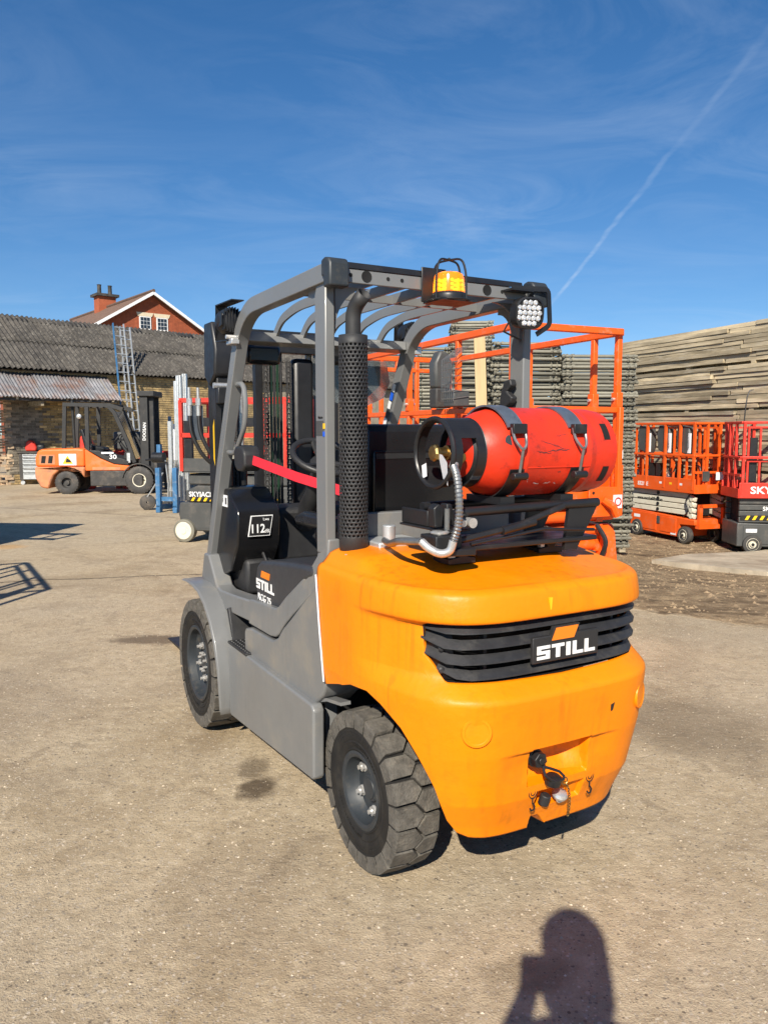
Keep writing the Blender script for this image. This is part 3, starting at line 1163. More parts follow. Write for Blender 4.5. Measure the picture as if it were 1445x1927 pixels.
def still_word(name, parent, m, org, ex, ey, W, H, dep=.0016, off=.0):
    """the word STILL in wide square capitals, org = lower left corner"""
    ex, ey = Vector(ex).normalized(), Vector(ey).normalized()
    ez = ex.cross(ey)
    t = .24
    sh = {
        'S': [(0, 0, 1, t), (1 - .30, t, 1, .38 + .0), (0, .38, 1, .62), (0, .62, .30, 1 - t), (0, 1 - t, 1, 1)],
        'T': [(0, 1 - t, 1, 1), (.34, 0, .66, 1 - t)],
        'I': [(0, 0, 1, 1)],
        'L': [(0, 0, .36, 1), (.36, 0, 1, t)],
    }
    lay = [('S', 0, 1.0), ('T', 1.14, 1.0), ('I', 2.30, .34), ('L', 2.82, .86), ('L', 3.80, .86)]
    tot = 4.66
    b = MB()
    for ch, x0, w in lay:
        for (a, c, d, e) in sh[ch]:
            q = [(x0 + a * w, c), (x0 + d * w, c), (x0 + d * w, e), (x0 + a * w, e)]
            P = [Vector(org) + ex * (u / tot * W) + ey * (v * H) + ez * off for u, v in q]
            vs = P + [p + ez * dep for p in P]
            b.add(vs, [(3, 2, 1, 0), (4, 5, 6, 7), (0, 1, 5, 4), (1, 2, 6, 5), (2, 3, 7, 6), (3, 0, 4, 7)])
    return b.obj(name, m, parent, smooth=0)


by = rear_y(0, .87) - .038
bad = MB().box((-.128, by, .820), (.150, by + .014, .905)).obj('badge_plate', 'plastic', FK, bevel=.003)
still_word('badge_lettering', bad, 'white', (-.112, by - .0005, .832), (1, 0, 0), (0, 0, 1), .246, .044)
q = [(-.052, .889), (.040, .889), (.058, .928), (-.034, .928)]
MB().prism([(x, z) for x, z in [(-.062, .884), (.047, .884), (.066, .933), (-.043, .933)]], 'y', by - .001, by + .012).obj('badge_backing', 'plastic', bad)
MB().prism(q, 'y', by - .0035, by + .004).obj('badge_mark', 'logo_orange', bad)

# round cast plugs
for s_ in (-1, 1):
    x = .347 * s_
    y = rear_y(x, .645)
    n_ = Vector((rear_y(x + .01, .645) - rear_y(x - .01, .645), -.02, 0)).normalized()
    n_ = Vector((n_.x, -abs(n_.y), 0))
    MB().lathe([(.047, -.006), (.047, .0022), (.0455, .004), (.0375, .004), (.036, .0026), (.0001, .0026)], 40, (x, y, .645), n_).obj('cast_plug', 'orange', FK, smooth=40)
# lifting hook signs
for x in (-.120, .126):
    y = rear_y(x, .385) - .0025
    h_ = MB()
    c = Vector((x, y, .402))
    h_.tube([c + Vector((cos(t) * .017, 0, sin(t) * .020)) for t in [k / 16 * 2 * pi for k in range(16)]], .0016, 5, closed=True)
    h_.tube([c + Vector((cos(t) * .009, 0, sin(t) * .011)) for t in [k / 12 * 2 * pi for k in range(12)]], .0016, 5, closed=True)
    h_.box((x - .0022, y, .363), (x + .0022, y + .002, .383))
    h_.tube([(x + .002, y, .364), (x + .008, y, .354), (x + .004, y, .343), (x - .006, y, .342), (x - .011, y, .350)], .0032, 5)
    h_.obj('hook_sign', 'black', FK)
# yellow paint nick on the ridge and dark chip lower down
MB().prism([(-.070, 1.030), (-.058, 1.030), (-.062, .992), (-.066, .992)], 'y', rear_y(-.064, 1.0) - .0015, rear_y(-.064, 1.0) + .006).obj('paint_mark', 'yellow', FK)
MB().prism([(.172, .652), (.190, .658), (.182, .633), (.174, .630)], 'y', rear_y(.181, .65) - .001, rear_y(.181, .65) + .006).obj('paint_chip', 'black', FK)

# towing pin, its loop, plug, ring and chain
tp = MB()
tp.cyl((-.108, -.49, .512), (-.108, -.40, .512), .030, 18)
tp.cyl((-.108, -.515, .512), (-.108, -.49, .512), .026, 6)
tp.lathe([(.012, 0), (.012, .006), (.0001, .006)], 10, (-.108, -.515, .512), (0, -1, 0))
tpo = tp.obj('tow_pin', M['black'], FK, bevel=.002)
MB().tube([(-.100, -.515, .492), (-.105, -.53, .470), (-.085, -.535, .452), (-.050, -.535, .440), (-.030, -.535, .444), (-.028, -.533, .452), (-.045, -.53, .470), (-.080, -.525, .486), (-.100, -.515, .492)], .0045, 8).obj('pin_handle', 'black', tpo)
MB().lathe([(.026, 0), (.027, .012), (.024, .026), (.012, .030), (.0001, .030)], 18, (-.060, -.515, .428), (0, -.25, .95)).obj('rubber_plug', 'black', FK)
rg = MB()
rg.tube([(-.026 + .011 * cos(t), -.535, .436 + .012 * sin(t)) for t in [k / 14 * 2 * pi for k in range(14)]], .0022, 6, closed=True)
rg.obj('split_ring', 'brass', FK)
ch = MB()
cp = [(-.020, -.536, .424), (-.008, -.534, .405), (-.002, -.532, .38), (.002, -.530, .350), (.000, -.528, .322), (.001, -.522, .30)]
cpts = []
for a, b in zip(cp, cp[1:]):
    for k in range(3):
        cpts.append(Vector(a).lerp(Vector(b), k / 3))
for k in range(len(cpts) - 1):
    a, b = cpts[k], cpts[k + 1]
    d = (b - a)
    u = Vector((1, 0, 0)) if k % 2 else Vector((0, 1, 0))
    lk = [a + d * (.5 + .72 * cos(t)) + u * .0042 * sin(t) for t in [j / 10 * 2 * pi for j in range(10)]]
    ch.tube(lk, .0014, 5, closed=True)
ch.obj('chain', 'brass', FK)
pn = MB()
pn.lathe([(.010, 0), (.024, .001), (.027, .010), (.022, .020), (.012, .024), (.0001, .025)], 18, (.004, -.478, .352), (0, -.35, 1))
pn.tube([(.004 + .018 * cos(t), -.488 - .004 * sin(t), .352 + .016 * sin(t)) for t in [k / 14 * 2 * pi for k in range(14)]], .003, 6, closed=True)
pn.obj('pin_head', 'chrome', FK)
MB().cyl((-.058, -.47, .338), (-.052, -.478, .372), .018, 14).obj('rubber_stop', 'plastic', FK, bevel=.003)

# ---- chassis under the counterweight and between the wheels
ch_ = MB()
ch_.box((-.27, -.30, .30), (.27, .30, .98))
ch_.box((-.42, .30, .26), (.42, 1.30, .62))
ch_.box((-.36, 1.30, .28), (.36, 1.90, .66))
ch_.cyl((-.40, 0, .299), (.40, 0, .299), .055, 12)
ch_.cyl((-.50, 1.62, .349), (.50, 1.62, .349), .085, 14)
ch_.obj('chassis', 'void', FK)
for s_ in (-1, 1):
    a = MB()
    # dark inner arch skin and the arched grey liner over the rear wheel
    a.prism([(.30, .62), (.22, .60), (.22, .57), (.34, .56), (.36, .20), (.40, .20), (.40, .62)], 'x', s_ * .28, s_ * .50)
    a.obj('arch_liner', 'plastic', FK, bevel=.004)
    l2 = MB()
    l2.prism([(.345, .545), (.33, .49), (.325, .36), (.30, .30), (.24, .295), (.24, .305), (.292, .312), (.314, .36), (.318, .49), (.335, .555)], 'x', s_ * .30, s_ * .47)
    l2.obj('mud_flap', 'grey', FK)
    m3 = MB()
    m3.tube([(s_ * .49, y, z) for y, z in ((.33, .515), (.22, .555), (.10, .575))], .01, 8, prof=[(.006, -.02), (.006, .02), (-.006, .02), (-.006, -.02)], up=(0, 0, 1))
    m3.obj('arch_rail', 'grey', FK)

# ---- side tank panel, upper side panel, pillar base
for s_ in (-1, 1):
    X1, X0 = s_ * .552, s_ * .505
    low = MB()
    low.prism([(.252, .245), (.264, .234), (1.228, .170), (1.244, .185), (1.244, .522), (1.232, .534), (.268, .528), (.248, .508)], 'x', X0, X1)
    low.obj('side_tank', 'grey', FK, bevel=.014, seg=3)
    up_ = MB()
    up_.prism([(1.075, .497), (1.078, .622), (1.06, .642), (.99, .655), (.72, .664), (.66, .690), (.60, .745), (.52, .800), (.265, .985), (.251, 1.02), (.190, .632), (.215, .575), (.285, .522), (.30, .512)], 'x', s_ * .37, s_ * .527)
    up_.obj('side_panel', 'grey', FK, bevel=.010, seg=3)
    bp_ = MB()
    pb = [(1.030, .668), (1.034, .772), (1.02, .784), (.985, .790), (.70, .806), (.662, .822), (.60, .872), (.43, .996), (.365, 1.075), (.358, 1.10), (.362, 1.15), (.264, 1.15), (.262, 1.03), (.300, .975),
          (.52, .812), (.605, .752), (.66, .702), (.70, .682), (.76, .672)]
    bp_.prism(pb, 'x', s_ * .405, s_ * .522)
    bp_.v = [(s_ * lerp(abs(x), lerp(.428, .476, (abs(x) > .45)), smooth((z - .80) / .32)), y, z) for x, y, z in bp_.v]
    bp_.obj('pillar_base', 'grey', FK, bevel=.007, seg=3)
MB().box((-.528, .263, .505), (-.521, .272, .515)).obj('data_plate', 'grey', FK)

# step: kick plate and tread plate
for s_ in (-1, 1):
    st = MB()
    st.box((s_ * .36 if s_ > 0 else -.555, .985, .528), (.555 if s_ > 0 else s_ * .36, 1.246, .541))
    sto = st.obj('step_plate', 'plastic', FK, bevel=.003)
    if s_ < 0:
        kn = MB()
        for i in range(9):
            for j in range(7):
                kn.lathe([(.0075, 0), (.006, .004), (.0001, .005)], 8, (-.54 + j * .022, 1.005 + i * .027, .541))
        kn.obj('step_knobs', 'plastic', sto)
    MB().box((s_ * .42 - .01, .97, .53), (s_ * .42 + .01, 1.30, .71)).obj('kick_plate', 'plastic', FK, bevel=.004)
    MB().prism([(1.235, .535), (1.255, .535), (1.33, .68), (1.30, .69)], 'x', s_ * .40, s_ * .53).obj('kick_riser', 'plastic', FK, bevel=.004)

# fenders over the front wheels
for s_ in (-1, 1):
    fe = MB()
    path = [(1.89, .735), (1.78, .745), (1.66, .745), (1.55, .730), (1.45, .685), (1.36, .61), (1.29, .51), (1.252, .40), (1.246, .30), (1.254, .20), (1.268, .165)]
    out = [.604, .608, .612, .614, .614, .614, .614, .612, .608, .602, .592]
    inn = [.40, .40, .41, .42, .43, .44, .45, .455, .46, .47, .48]
    for (y, z), xo, xi in zip(path, out, inn):
        fe.v += [(s_ * xo, y, z), (s_ * (xo - .006), y - .012, z + .010), (s_ * xi, y - .012, z + .012), (s_ * xi, y, z)]
    for k in range(len(path) - 1):
        for j in range(4):
            fe.f.append((k * 4 + j, k * 4 + (j + 1) % 4, k * 4 + 4 + (j + 1) % 4, k * 4 + 4 + j))
    fe.f += [(0, 1, 2, 3), tuple(len(fe.v) - 4 + j for j in range(4))]
    fe.obj('fender', 'grey', FK, bevel=.003, smooth=50)
# floor, sill
MB().box((-.44, 1.03, .690), (.44, 1.84, .716)).obj('floor_plate', 'mat_floor', FK)
for s_ in (-1, 1):
    si = MB()
    si.prism([(1.035, .672), (1.36, .655), (1.46, .652), (1.535, .662), (1.575, .72), (1.605, .80), (1.66, .885), (1.78, .885), (1.82, .745), (1.74, .742), (1.585, .735), (1.60, .745), (1.545, .735), (1.52, .742), (1.47, .750), (1.40, .752), (1.035, .772)], 'x', s_ * .435, s_ * .512) if False else \
        si.prism([(1.030, .675), (1.40, .656), (1.50, .656), (1.56, .70), (1.72, .745), (1.80, .76), (1.745, .90), (1.665, .90), (1.575, .80), (1.535, .757), (1.47, .745), (1.30, .755), (1.030, .776)], 'x', s_ * .425, s_ * .515)
    si.obj('sill', 'grey', FK, bevel=.009, seg=3)

# ---- engine hood with its dark cover and lettering
hd = MB()
hp = [(.995, .785), (.998, .90), (.985, .945), (.94, .972), (.80, .992), (.60, 1.015), (.42, 1.03), (.36, 1.03), (.36, .99), (.45, .96), (.62, .842), (.67, .800), (.70, .788)]
hd.prism(hp, 'x', -.497, .497)
hdo = hd.obj('hood_cover', 'hoodcloth', FK, bevel=.022, seg=4)
MB().prism([(1.0, .772), (1.0, .786), (.70, .79), (.672, .803), (.655, .80), (.69, .775)], 'x', -.503, .503).obj('hood_skirt', 'plastic', FK)
still_word('hood_lettering', hdo, 'white', (-.4985, .980, .846), (0, -1, 0), (0, 0, 1), .215, .044)
MB().prism([(.925, .902), (.825, .902), (.815, .932), (.915, .932)], 'x', -.4992, -.495).obj('hood_mark', 'logo_orange', hdo)
text('hood_model', 'RCG 25', 'white', hdo, .044, (-.4985, .885, .808), (0, -1, 0), (0, 0, 1), bold=.0002, sx=1.1)

# seat
sb = MB()
sp = [(.74, 1.03), (.80, 1.10), (.72, 1.17), (.62, 1.19), (.57, 1.25), (.52, 1.50), (.50, 1.575), (.455, 1.585), (.43, 1.55), (.44, 1.25), (.46, 1.10), (.50, 1.03)]
sb.prism(sp, 'x', -.235, .235)
sbo = sb.obj('seat', 'seat', FK, bevel=.030, seg=4)
MB().prism([(.428, 1.23), (.425, 1.46), (.415, 1.475), (.415, 1.22)], 'x', -.20, .20).obj('seat_pocket', 'blackgloss', sbo, bevel=.01)
MB().prism([(.412, 1.44), (.418, 1.46), (.41, 1.462)], 'x', -.19, .19).obj('seat_seam', 'plastic', sbo)
MB().box((-.205, .50, 1.02), (.205, 1.0, 1.10)).obj('seat_base', 'plastic', FK, bevel=.02)
for s_ in (-1, 1):
    MB().prism([(.55, 1.13), (.98, 1.12), (1.0, 1.16), (.9, 1.19), (.55, 1.19)], 'x', s_ * .24, s_ * .31).obj('hip_rest', 'seat', FK, bevel=.02, seg=3)
# battery tray beam and engine bay rear wall behind the hood
MB().box((-.40, .30, 1.02), (.40, .345, 1.235)).obj('bulkhead', 'grey', FK, bevel=.004)
MB().box((-.34, .12, 1.06), (-.14, .29, 1.145)).obj('filter_box', 'alu', FK, bevel=.006)

# ---- front console, pedals, steering
co = MB()
co.prism([(1.36, .985), (1.345, 1.12), (1.36, 1.165), (1.50, 1.255), (1.66, 1.265), (1.72, 1.20), (1.74, .90), (1.60, .80), (1.47, .84), (1.40, .93)], 'x', -.458, -.232)
coo = co.obj('console', 'blackgloss', FK, bevel=.008, seg=2)
MB().prism([(1.395, 1.182), (1.41, 1.197), (1.515, 1.263), (1.53, 1.262), (1.50, 1.24), (1.41, 1.18)], 'x', -.425, -.245).obj('console_tray', 'void', coo)
MB().box((-.205, 1.46, .86), (.40, 1.74, 1.15)).obj('cowl', 'plastic', FK, bevel=.03, seg=3)
MB().box((-.40, 1.40, .72), (-.25, 1.62, .90)).obj('console_foot', 'plastic', FK, bevel=.02)
st = MB().prism([(-.408, 1.028), (-.293, 1.028), (-.275, 1.132), (-.391, 1.132)], 'y', 1.3395, 1.3445).obj('noise_sticker', 'white', coo)
MB().prism([(-.403, 1.032), (-.297, 1.032), (-.280, 1.128), (-.387, 1.128)], 'y', 1.3378, 1.3395).obj('sticker_field', 'black', coo)
text('sticker_figures', '112', 'white', coo, .062, (-.358, 1.3375, 1.064), (1, 0, 0), (0.12, 0, 1), bold=.0008, sx=.86)
text('sticker_unit', 'dB', 'white', coo, .026, (-.310, 1.3375, 1.052), (1, 0, 0), (0.12, 0, 1))
text('sticker_symbol', 'Lwa', 'white', coo, .020, (-.313, 1.3375, 1.112), (1, 0, 0), (0.12, 0, 1))
MB().box((-.4595, 1.50, 1.165), (-.4575, 1.585, 1.225)).obj('manual_sticker', 'paper', coo)
text('manual_sign', 'i', 'black', coo, .035, (-.460, 1.565, 1.195), (0, -1, 0), (0, 0, 1))
MB().box((-.4602, 1.508, 1.178), (-.4592, 1.535, 1.212)).obj('manual_book_sign', 'sj_grey', coo)
pd = MB()
pd.box((-.33, 1.275, .745), (-.275, 1.287, .805))
pdo = pd.obj('brake_pedal', 'steel', FK, bevel=.006)
MB().tube([(-.30, 1.29, .78), (-.30, 1.34, .86), (-.31, 1.42, .95)], .009, 8).obj('pedal_arm', 'black', pdo)
MB().box((-.21, 1.30, .73), (-.16, 1.36, .87)).obj('throttle_pedal', 'plastic', FK, bevel=.01)
sw = MB()
cen = Vector((-.055, 1.20, 1.425))
ax = Vector((0, -.50, .866))
uu = Vector((1, 0, 0))
vv = ax.cross(uu)
sw.tube([cen + (uu * cos(t) + vv * sin(t)) * .158 for t in [k / 40 * 2 * pi for k in range(40)]], .0155, 12, closed=True)
swo = sw.obj('steering_wheel', 'plastic', FK)
hb = MB()
hb.lathe([(.058, -.03), (.062, -.01), (.052, .008), (.02, .012), (.0001, .012)], 24, cen - ax * .03, ax)
for a in (pi * .5, pi * 1.16, pi * 1.84):
    d = uu * cos(a) + vv * sin(a)
    hb.tube([cen - ax * .035 + d * .04, cen - ax * .02 + d * .10, cen + d * .155], .013, 6)
hb.obj('wheel_hub', 'plastic', swo)
MB().tube([cen - ax * .03, cen - ax * .22, (-.055, 1.40, 1.16), (-.055, 1.46, 1.05)], .048, 12).obj('steering_column', 'plastic', FK)
MB().ball((-.10, 1.12, 1.50), .02, 12).obj('steering_knob', 'plastic', swo)
for k in range(3):
    lv = MB().tube([(.27 + k * .05, 1.30, 1.10), (.265 + k * .05, 1.27, 1.30)], .007, 8)
    lv.ball((.265 + k * .05, 1.27, 1.31), .017, 10)
    lv.obj('hydraulic_lever', 'plastic', FK)
MB().prism([(.70, 1.12), (1.18, 1.16), (1.2, 1.24), (.72, 1.26)], 'x', .25, .36).obj('armrest', 'plastic', FK, bevel=.03, seg=3)

# ---- overhead guard
def ipath(x):
    return fillet([(x, 1.79, .76), (x, 1.497, 1.446), (x, 1.322, 1.805), (x, 1.205, 2.035), (x, 1.06, 2.125), (x, .20, 2.128)], .16, 8)


for s_ in (-1, 1):
    gp = MB()
    pr = [(.034, -.028), (.034, -.012), (.027, -.010), (.027, .004), (.034, .006), (.034, .028), (-.034, .028), (-.034, -.028)]
    gp.tube([(s_ * .462, p.y, p.z) for p in fillet([(0, 1.80, .75), (0, 1.50, 1.446), (0, 1.325, 1.805), (0, 1.215, 2.03), (0, 1.07, 2.108), (0, .235, 2.118)], .15, 8)], .03, prof=[(a, b) for a, b in pr], up=(0, .5, .8))
    gp.obj('guard_frame', 'grey_fine', FK, bevel=.004, smooth=40)
    # rear pillar
    rp = MB()
    rp.prism([(.36, 1.09), (.272, 1.09), (.272, 1.70), (.272, 2.075), (.282, 2.088), (.345, 2.088), (.362, 2.05), (.362, 1.70)], 'x', s_ * .440, s_ * .480)
    rp.obj('rear_pillar', 'grey_fine', FK, bevel=.005)
    # corner gusset with its curved edge
    gs = MB()
    arc = [(.362 + .10 - .10 * cos(t), 1.93 + .13 * sin(t)) for t in [k / 8 * pi / 2 for k in range(9)]]
    gs.prism([(.358, 1.93)] + arc + [(.46, 2.085), (.358, 2.085)], 'x', s_ * .448, s_ * .460)
    gs.obj('gusset', 'grey_fine', FK)
    g2 = MB()
    arc = [(s_ * (.430 - .13 + .13 * cos(t)), 2.08 - .15 * cos(t) * 0 - .14 * (1 - sin(t))) for t in [k / 8 * pi / 2 for k in range(9)]]
    g2.prism([(s_ * .430, 2.08)] + [(s_ * (.43 - .14 * (1 - cos(t))), 2.08 - .16 * (1 - sin(t))) for t in [k / 8 * pi / 2 for k in range(9)]], 'y', .290, .302)
    g2.obj('rear_gusset', 'grey_fine', FK)
    cp_ = MB()
    cp_.prism([(.190, 2.06), (.245, 2.06), (.245, 2.10), (.262, 2.10), (.262, 2.160), (.235, 2.166), (.205, 2.160), (.190, 2.140)], 'x', s_ * .420, s_ * .50)
    cp_.obj('corner_cap', 'rim', FK, bevel=.010, seg=3)
# rear cross beam with holes
rb = MB()
rb.box((-.428, .232, 2.085), (.428, .244, 2.134))
rb.box((-.428, .244, 2.122), (.428, .275, 2.134))
rbo = rb.obj('rear_beam', 'grey_fine', FK, bevel=.003)
for x, r in ((-.330, .021), (.215, .021), (-.395, .007), (-.24, .007), (-.18, .007), (.05, .007), (.29, .007)):
    MB().lathe([(r, 0), (r, .0015), (r * .8, .0005), (.0001, .0005)], 20, (x, .2318, 2.112), (0, -1, 0)).obj('beam_hole', 'void', rbo)
MB().prism([(.228, 2.136), (.236, 2.158), (.50, 2.160), (.50, 2.155), (.242, 2.153), (.235, 2.136)], 'x', -.415, .395).obj('rain_strip', 'black', FK)
# front and middle cross beams, roof bars
MB().prism([(1.212, 1.975), (1.300, 1.965), (1.295, 2.005), (1.225, 2.022)], 'x', -.435, .435).obj('front_beam', 'grey_fine', FK, bevel=.004)
MB().box((-.435, .60, 2.092), (.435, .616, 2.125)).obj('middle_beam', 'grey_fine', FK)
for x in (-.285, -.145, 0, .145, .285):
    bb = MB()
    pts = fillet([(x, .245, 2.112), (x, .98, 2.112), (x, 1.17, 2.075), (x, 1.258, 2.0)], .14, 7)
    bb.tube(pts, .01, prof=[(.020, -.006), (.020, .006), (-.020, .006), (-.020, -.006)], up=(0, .3, 1))
    bb.obj('roof_bar', 'grey_fine', FK)
# lights on the front pillars
def work_lamp(name, loc, face, m_parent, r=.062, led=False):
    f = Vector(face).normalized()
    b = MB()
    b.lathe([(r * .55, -.055), (r * .85, -.045), (r, -.02), (r * 1.02, .012), (r * .96, .020), (r * .90, .016), (.0001, .015)], 28, loc, f)
    up = Vector((0, 0, 1))
    rt = f.cross(up).normalized()
    for k in range(-4, 5):
        c = Vector(loc) + rt * (k * r * .22) - f * .045
        hh = r * sqrt(max(.05, 1 - (k * .22) ** 2)) * .95
        vs = []
        for dz in (-hh, hh):
            for dn in (-.014, .03):
                for dr in (-.0025, .0025):
                    vs.append(c + up * dz + f * dn + rt * dr)
        b.add(vs, [(0, 1, 3, 2), (4, 6, 7, 5), (0, 4, 5, 1), (2, 3, 7, 6), (0, 2, 6, 4), (1, 5, 7, 3)])
    return b.obj(name, 'black', m_parent, smooth=40)


for s_ in (-1, 1):
    wl_ = work_lamp('work_lamp', (s_ * .50, 1.30, 2.065), (s_ * .05, 1, -.12), FK)
    MB().lathe([(.055, 0), (.04, .004), (.0001, .005)], 20, (s_ * .50, 1.316, 2.063), (0, 1, -.12)).obj('lens', 'lens', wl_)
    br = MB()
    br.tube([(s_ * .50, 1.16, 2.150), (s_ * .50, 1.405, 2.155), (s_ * .50, 1.410, 1.985), (s_ * .50, 1.24, 1.975)], .02, prof=[(.0025, -.030), (.0025, .030), (-.0025, .030), (-.0025, -.030)], up=(0, .1, 1))
    bro = br.obj('lamp_bracket', 'black', FK)
    MB().cyl((s_ * .455, 1.235, 1.99), (s_ * .535, 1.235, 1.99), .010, 8).obj('bracket_bolt', 'chrome', bro)
    MB().box((s_ * .50 - .02, 1.20, 1.955), (s_ * .50 + .02, 1.28, 1.982)).obj('clamp', 'chrome', bro, bevel=.004)
# big lamp at the right rear corner
wl_ = MB()
ctr = Vector((.375, .165, 2.025))
f = Vector((-.18, -1, -.10)).normalized()
rt = f.cross(Vector((0, 0, 1))).normalized()
upv = rt.cross(f)
def sqr(rr, dep):
    out = []
    for k in range(32):
        a = 2 * pi * k / 32
        c_, s2 = cos(a), sin(a)
        q = rr / (abs(c_) ** 3 + abs(s2) ** 3) ** (1 / 3)
        out.append(ctr + rt * (q * c_) + upv * (q * s2) + f * dep)
    return out
levs = [(.040, -.055), (.060, -.045), (.064, .0), (.063, .012), (.056, .014), (.055, .006)]
for rr, dp in levs:
    wl_.v += [tuple(p) for p in sqr(rr, dp)]
for k in range(len(levs) - 1):
    for i in range(32):
        j = (i + 1) % 32
        wl_.f.append((k * 32 + i, k * 32 + j, k * 32 + 32 + j, k * 32 + 32 + i))
wl_.f += [tuple(range(32)), tuple(range(160, 192))]
wlo = wl_.obj('rear_work_lamp', 'black', FK)
ln = MB()
for gx in range(-2, 3):
    for gy in range(-2, 3):
        if abs(gx) == 2 and abs(gy) == 2:
            continue
        ln.lathe([(.0118, .006), (.0112, .011), (.006, .0145), (.0001, .013)], 6, ctr + rt * (gx + .25 * (gy % 2)) * .0225 + upv * gy * .0205, f)
ln.obj('lens', 'lens', wlo)
br = MB()
hx = .375
br.tube(fillet([(hx - .06, .20, 2.125), (hx + .105, .17, 2.128), (hx + .112, .165, 1.985), (hx + .05, .175, 1.945)], .02, 4), .01, prof=[(.003, -.010), (.003, .010), (-.003, .010), (-.003, -.010)], up=(0, 1, 0))
br.box((hx - .08, .17, 2.112), (hx + .03, .25, 2.12))
br.obj('lamp_bracket', 'black', FK)
MB().tube([(.355, .21, 2.00), (.33, .235, 1.995), (.325, .262, 1.96), (.42, .265, 1.93)], .004, 6).obj('lamp_cable', 'black', FK)
# beacon with cage on its bracket plate
bc = Vector((-.014, .165, 2.052))
MB().box((-.098, .222, 2.040), (.012, .230, 2.170)).obj('beacon_plate', 'black', FK, bevel=.003)
MB().box((-.085, .10, 2.034), (.07, .232, 2.042)).obj('beacon_shelf', 'black', FK)
bs = MB().lathe([(.068, -.010), (.070, .004), (.066, .014), (.060, .018), (.0001, .018)], 36, bc, (0, 0, 1)).obj('beacon_base', 'black', FK)
MB().lathe([(.061, .018), (.060, .030), (.056, .075), (.052, .086), (.040, .092), (.0001, .094)], 36, bc, (0, 0, 1)).obj('beacon_lens', 'amber', bs)
bl = MB()
for k in range(10):
    a = 2 * pi * k / 10
    for zz in (.030, .045, .060):
        c_ = bc + Vector((cos(a) * .038, sin(a) * .038, zz))
        bl.ball(c_, .0065, 8)
bl.obj('beacon_led', 'amber_core', bs)
cg = MB()
for k in range(4):
    a = pi / 4 * 0 + k * pi / 2 + .35
    d = Vector((cos(a), sin(a), 0))
    cg.tube(fillet([bc + d * .080 + Vector((0, 0, -.012)), bc + d * .078 + Vector((0, 0, .085)), bc + d * .060 + Vector((0, 0, .138)), bc + Vector((0, 0, .140))], .025, 4), .0042, 8)
cg.tube([bc + Vector((cos(t) * .080, sin(t) * .080, -.012)) for t in [k / 28 * 2 * pi for k in range(28)]], .0042, 6, closed=True)
cg.ball(bc + Vector((0, 0, .142)), .007, 8)
cg.obj('beacon_cage', 'black', FK)

# grab handle, strap tensioner, red strap across the doorway
MB().tube(fillet([(-.462, 1.300, 1.775), (-.462, 1.215, 1.775), (-.462, 1.185, 1.70), (-.462, 1.20, 1.58), (-.462, 1.345, 1.443), (-.462, 1.45, 1.447)], .05, 5), .0125, 10).obj('grab_handle', 'grey_fine', FK)
MB().prism([(1.335, 1.385), (1.345, 1.455), (1.31, 1.485), (1.225, 1.478), (1.195, 1.45), (1.19, 1.385), (1.225, 1.36), (1.30, 1.36)], 'x', -.475, -.385).obj('strap_reel', 'plastic', FK, bevel=.012, seg=3)
rs = MB()
rs.tube([(-.43, 1.19, 1.415), (-.33, .90, 1.347), (-.22, .66, 1.295), (-.17, .60, 1.28)], .01, prof=[(.022, -.0012), (.022, .0012), (-.022, .0012), (-.022, -.0012)], up=(0, .15, 1))
rs.obj('red_strap', 'redstrap', FK)
# labels on the rear pillar
MB().box((-.4815, .288, 1.535), (-.4795, .355, 1.590)).obj('pillar_sticker', 'sj_grey', FK)
MB().box((-.4822, .278, 1.560), (-.4795, .292, 1.580)).obj('pillar_dot', 'yellow', FK)
MB().box((-.4822, .280, 1.532), (-.4795, .294, 1.550)).obj('pillar_dot', 'blue_sticker', FK)
text('pillar_text', 'Made in', 'black', FK, .012, (-.4812, .315, 1.602), (0, -1, 0), (0, 0, 1))
# right pillar cable holder, right front pillar sticker strip
MB().prism([(.375, 1.62), (.372, 1.70), (.345, 1.765), (.305, 1.772), (.295, 1.745), (.33, 1.72), (.29, 1.695), (.30, 1.67), (.335, 1.655), (.345, 1.60)], 'x', .395, .428).obj('hose_holder', 'plastic', FK, bevel=.006)
for k, mm in enumerate(('white', 'blue_sticker', 'white', 'sj_grey', 'paper', 'sj_grey')):
    y0 = 1.34 + k * .024
    z0 = 1.80 - k * .045
    MB().add([(.427, y0 - .03, z0), (.427, y0 + .0, z0 + .01), (.427, y0 + .018, z0 - .03), (.427, y0 - .012, z0 - .04)], [(0, 1, 2, 3)]).obj('pillar_sign', mm, FK)

# ---- exhaust stack: plain pipe inside a perforated guard
ex = Vector((-.403, .20, 0))
R_ = .0525
pg = MB()
nc, nr = 20, 50
z0, z1 = 1.165, 1.865
for r in range(nr):
    for k in range(nc):
        off = .5 if r % 2 else 0
        a0 = 2 * pi * (k + off) / nc
        da = 2 * pi / nc
        zc0 = z0 + (z1 - z0) * r / nr
        dz = (z1 - z0) / nr
        ca, cz = a0 + da / 2, zc0 + dz / 2
        outer = [(a0, zc0), (a0 + da / 2, zc0), (a0 + da, zc0), (a0 + da, cz), (a0 + da, zc0 + dz), (a0 + da / 2, zc0 + dz), (a0, zc0 + dz), (a0, cz)]
        inner = [(ca + .0050 / R_ * cos(t), cz + .0050 * sin(t)) for t in [(-3 + j) * pi / 4 for j in range(8)]]
        vs = [(ex.x + R_ * cos(a), ex.y + R_ * sin(a), z) for a, z in outer + inner]
        pg.add(vs, [(j, (j + 1) % 8, 8 + (j + 1) % 8, 8 + j) for j in range(8)])
pg.lathe([(R_, 1.085), (R_, z0)], 26, ex, (0, 0, 1)) if False else None
